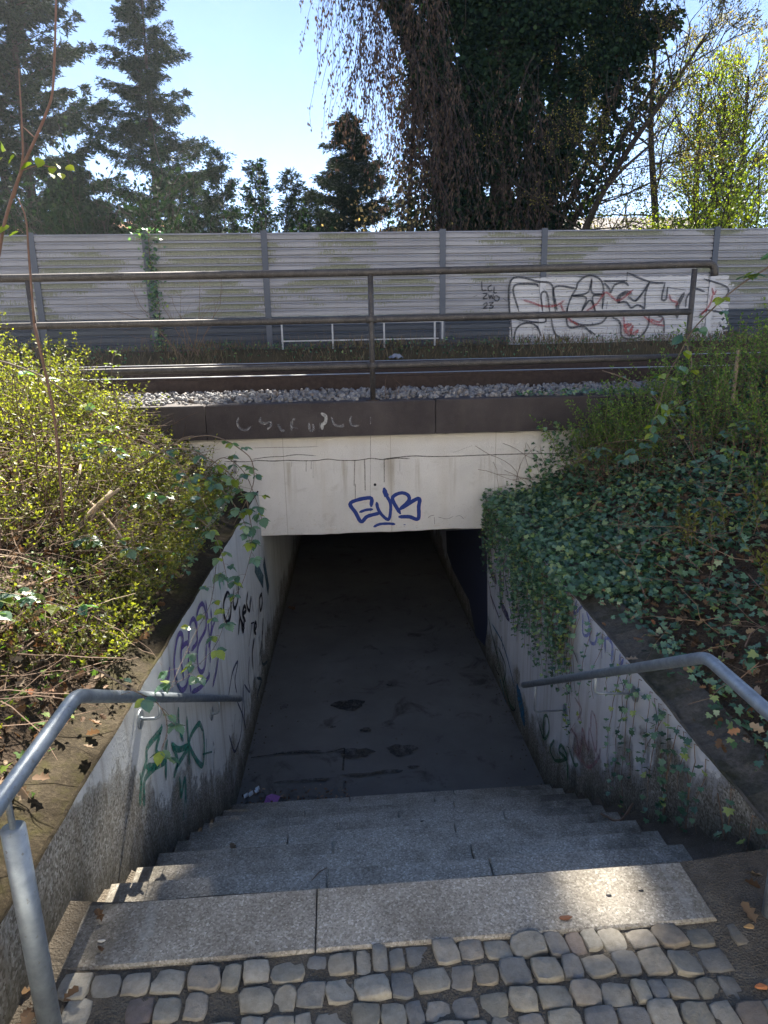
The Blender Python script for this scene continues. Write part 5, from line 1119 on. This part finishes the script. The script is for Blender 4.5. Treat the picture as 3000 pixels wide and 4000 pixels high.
# ---- trees
SUNV = np.array([math.sin(SUN_AZ)*math.cos(SUN_EL), math.cos(SUN_AZ)*math.cos(SUN_EL), math.sin(SUN_EL)])
SUN_GAPS = [((.86, 1.87, 0), .15), ((.74, 1.80, 0), .10), ((-.96, 2.45, 0), .09), ((-.95, 2.75, -.1), .05), ((-.93, 2.22, -.17), .03), ((-1.05, 2.0, .3), .1), ((-1.1, 2.6, .3), .12), ((-1.1, 3.2, .3), .1)]  # holes cut in the crown along sun rays to light chosen patches
def open_sun_gaps(P, D, S):
    P = np.asarray(P, float); D = np.asarray(D, float); S = np.asarray(S, float); keep = np.ones(len(P), bool)
    for c, r_ in SUN_GAPS:
        q = P-np.array(c); t = q@SUNV; dist = np.linalg.norm(q-t[:, None]*SUNV, axis=1); keep &= dist > r_+.12
    return P[keep], D[keep], S[keep]
def conifer(x, y, h, rb, zlow, label, nb=90, dens=1.0, lean=0, sz=(.09, .19), droop=.25, name='conifer_tree', mat='conif', per=22, cat='conifer', group=None, trunk_r=.16, power=.8, w=.13, z0=1.6, skew=0, upw=.1):
    rt = empty(name, label=label, cat=cat, group=group)
    T = MB(); n = 10
    tp = [Vector((x+lean*(i/n)**1.5, y, z0+(h-z0)*i/n)) for i in range(n+1)]
    T.tube(tp, [trunk_r*(1-.93*i/n) for i in range(n+1)], 8); T.build('trunk', MT['bark'], rt, True)
    B = MB(); P = []; D = []; S = []
    for k in range(nb):
        u = ((k+random.random())/nb)**.85; z = zlow+(h-zlow)*u
        L = rb*(1-u)**power*random.uniform(.45, 1.2)+.12; az = random.uniform(0, 6.283)
        c, s_ = math.cos(az), math.sin(az)
        if skew and c*skew > 0: L *= 1.25
        bx = x+lean*((z-z0)/(h-z0))**1.5; p = Vector((bx, y, z)); pts = [p.copy()]; m_ = 6
        for i in range(m_):
            t = i/m_; dd = Vector((c, s_, upw+.25-droop*3*t*(1-t*.9)+(.35*t*t))).normalized(); p = p+dd*L/m_+Vector((random.gauss(0, .02),)*3); pts.append(p.copy())
        B.tube(pts, [max(.006, .03*(L/rb)*(1-.8*i/m_)) for i in range(m_+1)], 3, False)
        cnt_ = int(per*L/rb*dens*1.25)+4
        for _ in range(cnt_):
            t = random.random()**.7; i = min(m_-1, int(t*m_)); q = pts[i].lerp(pts[i+1], t*m_-i)
            sd = Vector((c+random.gauss(0, .75), s_+random.gauss(0, .75), random.gauss(upw*.5-.12, .22))).normalized(); sl_ = random.uniform(.18, .5)*(.5+.5*L/rb)*(1.15-t*.5)
            for _k in range(15):
                u_ = random.random(); e_ = sd*(sl_*u_)-Vector((0, 0, .10*u_*u_))
                P.append(tuple(q+e_+Vector((random.gauss(0, .025), random.gauss(0, .025), random.gauss(0, .02))))); D.append((sd.x+random.gauss(0, .55), sd.y+random.gauss(0, .55), sd.z+random.gauss(-.1, .4))); S.append(random.uniform(*sz)*.8)
    B.build('branches', MT['bark'], rt)
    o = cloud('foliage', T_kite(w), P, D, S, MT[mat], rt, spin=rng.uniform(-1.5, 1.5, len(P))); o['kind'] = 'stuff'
    return rt
conifer(-5.55, 24, 12.3, 2.35, 4.2, 'tall narrow spruce standing left of the open sky', 190, 2.0, lean=.25, power=.7)
conifer(-9.4, 24, 15.5, 2.8, 3.5, 'wide ragged pine at the far left with gaps in its crown', 170, 1.5, lean=.4, sz=(.12, .26), power=.45, trunk_r=.22, droop=.1)
conifer(-10.9, 26, 17, 3.0, 4, 'dark pine behind the ragged one at the left edge', 130, 1.6, sz=(.12, .26), power=.4, trunk_r=.22, droop=.1)
conifer(-7.7, 23, 6.7, 1.6, 3.2, 'lower dark conifer between the pine and the spruce', 110, 2.0, power=.6)
conifer(.75, 24, 8.5, 2.2, 2.5, 'small dense blue-green spruce beside the ivy-clad tree', 190, 2.4, power=.75, sz=(.1, .2))
for x, h, l in [(-3.5, 5.9, -.3), (-2.9, 6.6, .0), (-2.35, 6.5, .4), (-1.6, 6.2, .6), (-1.0, 5.7, .6), (-.5, 5.1, .5), (-4.2, 6.0, -.2)]:
    conifer(x, 21+random.uniform(-.5, .5), h, .95, 2.4, 'feathery evergreen shrub with upright plumes in a row behind the barrier', 46, .8, lean=l, name='conifer_shrub', sz=(.08, .18), trunk_r=.05, power=.7, cat='evergreen shrub', group='feathery evergreens behind the barrier', upw=.9, droop=0)
def bush(x, y, rx, ry, z0, z1, n, label, mat, T, sz, group=None, cat='bush', stems=14, name='bush', fill=.5, d2=2, wob=.16):
    rt = empty(name, label=label, cat=cat, group=group)
    mb = MB(); tips = []
    for k in range(stems):
        b = Vector((x+random.gauss(0, rx*.35), y+random.gauss(0, ry*.3), z0)); branchy(mb, tips, b, Vector((random.gauss(0, .45), random.gauss(0, .35), 1)).normalized(), (z1-z0)*random.uniform(.4, .7), .03, d2, 5, wob, .06, 3, .6, .5, 4, .004, 1)
    mb.build('branches', MT['bark'], rt)
    P = []; D = []
    for _ in range(n):
        q, d = random.choice(tips); s_ = .10+.12*(z1-z0)*.2
        P.append((q.x+random.gauss(0, s_), q.y+random.gauss(0, s_), q.z+random.gauss(0, s_))); D.append((d.x+random.gauss(0, .7), d.y+random.gauss(0, .7), d.z+random.gauss(0, .7)))
    cloud('foliage', T, P, D, rng.uniform(*sz, len(P)), MT[mat], rt, spin=rng.uniform(-1.5, 1.5, len(P)))['kind'] = 'stuff'
    return rt
for x, y, z1, lb in [(-9, 19, 5.6, 'dark evergreen bush behind the left end of the barrier'), (-6.6, 19, 5.9, 'dark brown-green bush under the tall spruce'), (-4.6, 18.5, 5.6, 'dark leafy bush between the spruce and the feathery evergreens'), (-2.6, 19.2, 5.2, 'dark bush low behind the barrier under the feathery evergreens'), (-7.8, 20, 5.2, 'dark bush at the foot of the ragged pine')]:
    bush(x, y, 1.5, .8, 1.6, z1, 3600, lb, 'ivyfar', T_rhomb(.35), (.07, .14), stems=16)
bush(1.55, 16, .7, .4, 1.6, 4.3, 1500, 'small tan blossoming bush just above the barrier beside the spruce', 'beige', T_rhomb(.4), (.05, .09), stems=10)

# the great ivy-clad tree
gt = empty('ivy_clad_tree', label='huge tree smothered in dark ivy with hanging brown strands behind the barrier', cat='tree')
TK = MB(); limbs = [([(3.5, 21, 1.6), (3.4, 21, 5), (3.2, 21, 9), (3.0, 21.2, 14)], .34, .85, .5), ([(5.0, 21, 1.6), (5.0, 21, 5), (4.9, 20.8, 9), (5.1, 20.6, 15)], .4, .62, 1), ([(4.3, 21.5, 1.6), (4.2, 21.5, 6), (4.2, 21.5, 12)], .3, .6, .8),
         ([(5.4, 21, 3), (6.0, 20.8, 5.5), (7.0, 20.5, 8.0), (8.4, 20.3, 10.6), (9.4, 20, 12)], .24, .5, 1), ([(6.6, 21, 1.6), (6.4, 21, 4.5), (6.5, 21, 8), (6.4, 21, 12)], .2, .6, .55), ([(3.2, 21, 8), (2.2, 20.8, 10), (.8, 20.5, 11.6), (-.6, 20.3, 12.4)], .2, .5, 1),
         ([(5.5, 21, 3), (6.4, 20.8, 6), (7.3, 20.6, 9), (7.7, 20.5, 11)], .12, .6, .3), ([(5.8, 21, 2), (7.3, 20.8, 5.2), (9.3, 20.6, 8.6)], .1, .45, .2), ([(6.2, 21, 3.5), (7.8, 20.8, 7.4), (8.6, 20.6, 9.8)], .1, .5, .3), ([(2.4, 21, 1.8), (2.3, 21, 4.5), (2.5, 21, 8.5)], .1, .55, .22), ([(5.9, 21.2, 1.6), (5.8, 21.2, 6), (5.9, 21, 12)], .2, .55, .8), ([(4.0, 21, 5), (4.1, 21, 9), (4.3, 21, 12)], .2, .7, 1), ([(7.0, 20.5, 8), (8.2, 20.3, 9.2), (9.2, 20.2, 9.7)], .12, .55, .7), ([(5.1, 20.8, 9), (6.5, 20.6, 10.4), (8, 20.5, 11.5)], .2, .9, 1)]
P = []; D = []; S = []
for pts, r_, R_, dn in limbs:
    q = smooth_path(pts, 7); n = len(q); TK.tube(q, [r_*(1-.6*i/n) for i in range(n)], 8)
    tot = sum((q[i+1]-q[i]).length for i in range(n-1)); N_ = int(3300*tot*R_*dn/1.1)
    for _ in range(N_):
        t = random.random()*(n-1); i = min(n-2, int(t)); c = q[i].lerp(q[i+1], t-i)
        bump_ = .75+.35*math.sin(c.z*2.1+c.x)+.2*math.sin(c.z*5.3)
        a = random.uniform(0, 6.283); rr = R_*bump_*math.sqrt(random.random())*random.choice((1, 1, 1.25))
        P.append((c.x+rr*math.cos(a), c.y+rr*math.sin(a), c.z+random.gauss(0, .2))); D.append((math.cos(a)+random.gauss(0, .6), math.sin(a)+random.gauss(0, .6), random.gauss(-.5, .6))); S.append(random.uniform(.08, .17))
TK.build('trunk', MT['bark'], gt, True)
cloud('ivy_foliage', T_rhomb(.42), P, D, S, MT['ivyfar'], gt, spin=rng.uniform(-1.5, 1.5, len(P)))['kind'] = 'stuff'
# upper crown, mostly above the picture, its extent shaped to shade the stairs
P = []; D = []; S = []
cl = []
while len(cl) < 300:
    c = (random.uniform(.25, 10.9), random.uniform(18.2, 24.2), random.uniform(11.2, 24.5))
    if abs((c[0]-5.75)/5.45)**5+abs((c[2]-17.2)/7.4)**5 > 1: continue
    cl.append(c)
for c in cl:
    r_ = random.uniform(.7, 1.25)
    for _ in range(300 if c[2] < 16.5 else 500):
        v = Vector((random.gauss(0, .5), random.gauss(0, .5), random.gauss(0, .42)))*r_
        P.append((c[0]+v.x, c[1]+v.y, max(10.1, c[2]+v.z))); D.append((random.gauss(0, 1), random.gauss(0, 1), random.gauss(-.4, .7))); S.append(random.uniform(.18, .30))
P, D, S = open_sun_gaps(P, D, S)
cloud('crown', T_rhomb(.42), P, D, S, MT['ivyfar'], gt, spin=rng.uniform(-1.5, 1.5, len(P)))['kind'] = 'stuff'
B = MB()
for c in cl[::2]:
    a = Vector((4.6, 21, max(8, c[2]-3))); b = Vector(c); q = smooth_path([a, (a+b)/2+Vector((0, 0, .5)), b], 4); B.tube(q, [.09*(1-.7*i/len(q)) for i in range(len(q))], 5, False)
# drooping thin strands with seed clusters
P = []; D = []; S = []
def droop_strand(p, L, cl_=.5, r_=.006, sway=.0):
    q = [Vector(p)]; d = Vector((random.gauss(sway, .4), random.gauss(0, .3), -.3)).normalized(); n = max(4, int(L/.25))
    for i in range(n): d = (d+Vector((random.gauss(sway*.2, .12), random.gauss(0, .1), -.28))).normalized(); q.append(q[-1]+d*L/n)
    B.tube(q, r_, 3, False)
    for i in range(1, n+1):
        if random.random() < cl_:
            for _ in range(5): P.append(tuple(q[i]+Vector((random.gauss(0, .05), random.gauss(0, .05), random.gauss(0, .08))))); D.append((random.gauss(0, .3), random.gauss(0, .3), -1)); S.append(random.uniform(.07, .14))
for _ in range(420):
    x = .3+2.9*random.random()**.7; droop_strand((x, 20.5+random.gauss(0, .5), random.uniform(8.6, 12.2) if x < 1.6 else random.uniform(6.5, 12)), random.uniform(.8, 2.9), .55)
for _ in range(330):
    x = random.choice((random.uniform(1.9, 3.8), random.uniform(1.9, 3.8), random.uniform(3.0, 5.2), random.uniform(5.2, 5.9))); droop_strand((x, 20.1+random.gauss(0, .25), random.uniform(4.0, 8.8)), random.uniform(.8, 3.0), .30, .005)
for _ in range(160):
    x = random.uniform(5.5, 9.6); droop_strand((x, 20.3+random.gauss(0, .5), 3.6+(x-5)*1.5+random.gauss(0, 1.0)), random.uniform(.4, 1.3), .5)
B.build('hanging_stems', plain('vine_stem', (.06, .045, .043), .9), gt)['kind'] = 'stuff'
cloud('seed_clusters', T_kite(.2), P, D, S, MT['browntwig'], gt, spin=rng.uniform(-1.5, 1.5, len(P)))['kind'] = 'stuff'

def baretree(x, y, label, pts, r_, nl, mat='budleaf', sz=(.035, .07), nleaf=5000, L=(1.4, 3.0), depth=3, spread=.45, bias=(0, 0, .15), cat='tree', kids=3, ratio=.62, zmin=.15, name='bare_tree', skip=0.0):
    rt = empty(name, label=label, cat=cat); mb = MB(); q = smooth_path(pts, 6); n = len(q); mb.tube(q, [r_*(1-.75*i/n) for i in range(n)], 8); tips = []
    mb.build('trunk', MT['bark'], rt, True); mb = MB()
    for k in range(nl):
        t = zmin+(1-zmin)*(k+random.random())/nl; i = min(n-2, int(t*(n-1))); b = q[i]; az = random.uniform(0, 6.283)
        d = Vector((math.cos(az)+bias[0], math.sin(az)*.6+bias[1], bias[2]+random.uniform(.0, .5))).normalized()
        branchy(mb, tips, b, d, random.uniform(*L)*(1-.45*t), r_*.32*(1-.5*t), depth, 5, .15, .03, kids, ratio, spread, 4, .006, 1)
    mb.build('branches', MT['bark'], rt)
    P = []; D = []
    if tips:
        for _ in range(nleaf): c, d = random.choice(tips); P.append((c.x+random.gauss(0, .07), c.y+random.gauss(0, .07), c.z+random.gauss(0, .07))); D.append((d.x+random.gauss(0, .8), d.y+random.gauss(0, .8), d.z+random.gauss(0, .8)-.3))
        cloud('foliage', T_rhomb(.35), P, D, rng.uniform(*sz, len(P)), MT[mat], rt, spin=rng.uniform(-1.5, 1.5, len(P)))['kind'] = 'stuff'
    return rt
baretree(9.8, 21, 'nearly bare tree with spreading branches and tiny yellow buds on the right', [(9.9, 21, 1.6), (9.7, 21, 4.5), (9.3, 21, 7.3), (9.25, 21, 9.6)], .15, 20, nleaf=5500, L=(1.6, 3.2))
baretree(6.8, 19.5, 'slanting budding tree leaning right beside the ivy-clad tree', [(6.5, 19.5, 1.6), (7.0, 19.5, 4.4), (7.9, 19.5, 6.2), (9.2, 19.6, 8.0), (10.0, 19.7, 9.2)], .12, 18, nleaf=4500, L=(1.4, 2.6), bias=(.4, 0, .2))
baretree(6.2, 18.5, 'low budding tree with horizontal twigs at the foot of the ivy-clad tree', [(6.2, 18.5, 1.6), (6.5, 18.5, 4.0), (7.2, 18.5, 5.4), (8.3, 18.5, 6.4)], .09, 16, nleaf=2600, L=(1.2, 2.4), bias=(.3, 0, -.1))
for x, y, h, lb in [(9.4, 18, 5.9, 'bright yellow-green budding bush right behind the barrier'), (10.6, 18.4, 6.4, 'tall yellow-green bush at the right edge behind the barrier'), (8.1, 17.6, 4.7, 'low yellow-green bush below the nearly bare tree'), (11.8, 18.2, 6.3, 'leafy spring green bush beyond the right picture edge')]:
    bush(x, y, 1.2, .7, 1.6, h, 3600, lb, 'willow', T_rhomb(.4), (.05, .10), stems=13, d2=2)
for x, y, h, lb in [(11.4, 21, 8.3, 'tall upright olive-green tree at the right edge'), (12.6, 22, 9.0, 'taller olive-green tree just outside the right edge')]:
    baretree(x, y, lb, [(x, y, 1.6), (x-.1, y, 5), (x+.1, y, h*.75), (x, y, h)],   .13, 34, 'willow' if x < 12 else 'budleaf', (.05, .09), 5000, (1.2, 2.2), 3, .3, (0, 0, 1.1), zmin=.1, name='slender_tree')
baretree(13.4, 23, 'bare twiggy tree top rising above the olive trees on the right', [(12.6, 24, 1.6), (12.4, 24, 5.5), (12.2, 24, 9.4)], .15, 22, 'budleaf', (.04, .07), 1800, (1.4, 2.6), 3, .35, (0, 0, .9))

# houses far behind
def house(x, y, w_, d_, z0, zw, zr, label, roofc, wallc):
    rt = empty('house', label=label, cat='house')
    MB().box((x, y, z0), (x+w_, y+d_, zw)).build('wall', plain('house_wall', wallc, .9), rt)
    v = [(x-.4, y-.4, zw+.003), (x+w_+.4, y-.4, zw+.003), (x+w_+.4, y+d_+.4, zw+.003), (x-.4, y+d_+.4, zw+.003), (x-.4, y+d_/2, zr), (x+w_+.4, y+d_/2, zr)]
    MB().add(v, [(0,1,5,4), (2,3,4,5), (0,4,3), (1,2,5), (0,3,2,1)]).build('roof', plain('house_roof', roofc, .85), rt)
    for k in range(4):
        a = x+w_*(.12+.22*k)
        fr = MB().box((a, y-.05, zw-2.2), (a+1.2, y-.001, zw-.9)).build('window', MT['whitepaint'], rt); MB().box((a+.1, y-.07, zw-2.1), (a+1.1, y-.052, zw-1.0)).build('pane', MT['glass'], fr)
house(17, 48, 11, 9, 1.6, 7.6, 9.6, 'white-walled house with grey roof far behind the right trees', (.12, .10, .1), (.6, .6, .6))
house(-21, 48, 10, 9, 1.6, 6.8, 9.6, 'house with orange tiled roof far behind the left conifers', (.42, .2, .1), (.5, .45, .4))

rt = empty('added_bounce_house', label='long pale rendered house added unseen behind the camera to bounce sunlight', cat='house')  # unseen house added to bounce sunlight onto the beam and steps
MB().box((-17, -22, 0), (17, -12, 9.5)).build('wall', plain('bounce_render', (.63, .62, .59), .9), rt)
MB().add([(-17.5, -22.5, 9.503), (17.5, -22.5, 9.503), (17.5, -11.5, 9.503), (-17.5, -11.5, 9.503), (-17.5, -17, 12.5), (17.5, -17, 12.5)], [(0,1,5,4), (2,3,4,5), (0,4,3), (1,2,5), (0,3,2,1)]).build('roof', plain('tile_roof', (.22, .1, .07), .85), rt)
for zf in (1.0, 4.0, 6.9):
    for k in range(9):
        a = -15.6+3.6*k
        fr = MB().box((a, -11.999, zf), (a+1.2, -11.93, zf+1.35)).build('window', MT['whitepaint'], rt); MB().box((a+.1, -11.929, zf+.1), (a+1.1, -11.91, zf+1.25)).build('pane', MT['glass'], fr)
# ================================================================== SMALL LITTER ON THE STEPS
def dead_leaf(x, y, z, s_, az, label):
    V, F = T_oak(); me = bpy.data.meshes.new('dead_leaf'); W = V.copy(); W[:, 2] += rng.normal(.03, .06, len(W)); me.from_pydata([tuple(q) for q in W], [], F); me.materials.append(MT['dry'])
    a = me.attributes.new('rnd', 'FLOAT', 'POINT'); a.data.foreach_set('value', [random.random()*.8]*len(W)); me.update()
    o = inst(me, 'dead_leaf', (x, y, z+.012), (random.gauss(0, .25), random.gauss(0, .25), az), (s_,)*3); tag(o, label, 'leaf')
dead_leaf(-.60, 2.95, -RS*4+.005, .06, .4, 'curled brown leaf on the left end of a middle step'); dead_leaf(-.66, 3.4, -RS*6+.004, .07, 2, 'dark crumpled leaf on the left end of a lower step')
dead_leaf(-.60, 3.72, -RS*7+.004, .075, 1.2, 'larger brown leaf further down on the left side of the steps'); dead_leaf(-.84, 1.9, .0, .05, .7, 'small red-brown leaf in the corner of the top step')
dead_leaf(-.80, 1.78, .0, .03, .7, 'tiny curled leaf near the left front corner of the top step'); dead_leaf(1.42, 1.72, -.01, .05, .7, 'orange-brown leaf on the dirt right of the top step'); dead_leaf(-.63, 8.5, -1.70, .12, 1, 'pale leaf lying deep in the tunnel by the left wall')
def pebble(x, y, z, s_, col, label, name='pebble'):
    v, f = random.choice(SM_); o = MB().add([tuple(q*np.array([1.6, 1, .8])*s_+np.array([x, y, z+s_*.2])) for q in v], f).build(name, col); tag(o, label, 'pebble')
br_m = plain('brown_seed', (.16, .07, .04), .7); pl_m = plain('pale_chip', (.55, .52, .47), .7)
pebble(.70, 1.78, 0, .028, br_m, 'reddish seed pod on the front edge of the top step', 'seed_pod'); pebble(.06, 2.13, -RS, .03, pl_m, 'pale stone chip on the second step'); pebble(-.82, 1.83, 0, .016, pl_m, 'tiny white chip at the left end of the top step')
pebble(1.29, 1.70, -.01, .03, plain('tan_seed', (.4, .24, .1), .7), 'tan seed pod lying on the blue cobble at the right', 'seed_pod'); pebble(1.20, 1.50, -.01, .026, plain('orange_bud', (.4, .15, .06), .7), 'orange bud on a cobble near the right post', 'seed_pod')
pebble(.88, 1.86, 0, .012, MT['blk2'], 'small black speck in the sun patch on the top step'); pebble(1.0, 1.87, 0, .012, MT['blk2'], 'black crumb right of the sun patch centre'); pebble(.36, 2.9, -RS*3-.0, .012, MT['blk2'], 'black crumb on a middle step')
P = []; D = []
n = 260; X = rng.uniform(-.88, .0, n); Y = rng.uniform(4.46, 4.75, n); 
o = cloud('leaf_litter', T_oak(), np.stack([X-.0, Y+rng.normal(0, .05, n), np.full(n, -1.69)+rng.uniform(0, .02, n)], 1), rng.normal(0, 1, (n, 3))*np.array([1, 1, .3]), rng.uniform(.012, .04, n), MT['dry']); tag(o, 'crumbled leaves and dirt swept into the corner below the last step', 'leaf litter', kind='stuff')
tag(MB().add([(-.68, 4.62, -1.69), (-.58, 4.60, -1.688), (-.55, 4.68, -1.665), (-.62, 4.71, -1.66), (-.66, 4.68, -1.655)], [(0, 1, 2, 3, 4)]).build('paper_wrapper', MT['purplepaper']), 'crumpled purple paper scrap at the foot of the steps', 'wrapper')
for i in range(5):
    x, y = -.84+random.uniform(-.03, .12), 4.75+random.uniform(-.05, .06)
    tag(MB().add([(x, y, -1.688), (x+.03, y+.01, -1.675), (x+.02, y+.035, -1.66), (x-.01, y+.02, -1.67)], [(0, 1, 2), (0, 2, 3)]).build('foil_scrap', MT['foil']), 'scrap of shiny foil in the dark left corner below the steps', 'foil scrap', group='foil scraps below the steps')
mb = MB().tube([(-.16, 2.20, -RS+.004), (-.13, 2.24, -RS+.006), (-.10, 2.26, -RS+.004)], .0018, 4); tag(mb.build('fallen_twig', MT['twig']), 'short dark twig on the second step left of the joint', 'twig')
mb = MB().tube(smooth_path([(1.36, 3.05, -RS*4-.0+.02), (1.42, 2.95, -RS*3-.12), (1.5, 2.98, -RS*3-.04)], 4), .007, 5); tag(mb.build('fallen_twig', MT['twig']), 'thick broken twig at the right end of the fourth step', 'twig')

# ================================================================== origins at the base of each thing
bpy.context.view_layer.update()
for rt in ROOTS:
    lo = Vector((1e9,)*3); hi = Vector((-1e9,)*3)
    for ch in rt.children:
        if ch.type != 'MESH' or not len(ch.data.vertices): continue
        for c in ch.bound_box:
            w_ = ch.matrix_world @ Vector(c); lo = Vector(map(min, lo, w_)); hi = Vector(map(max, hi, w_))
    if lo.x > 1e8: continue
    b = Vector(((lo.x+hi.x)/2, (lo.y+hi.y)/2, lo.z)); rt.location = b
    for ch in rt.children: ch.location = ch.location-b
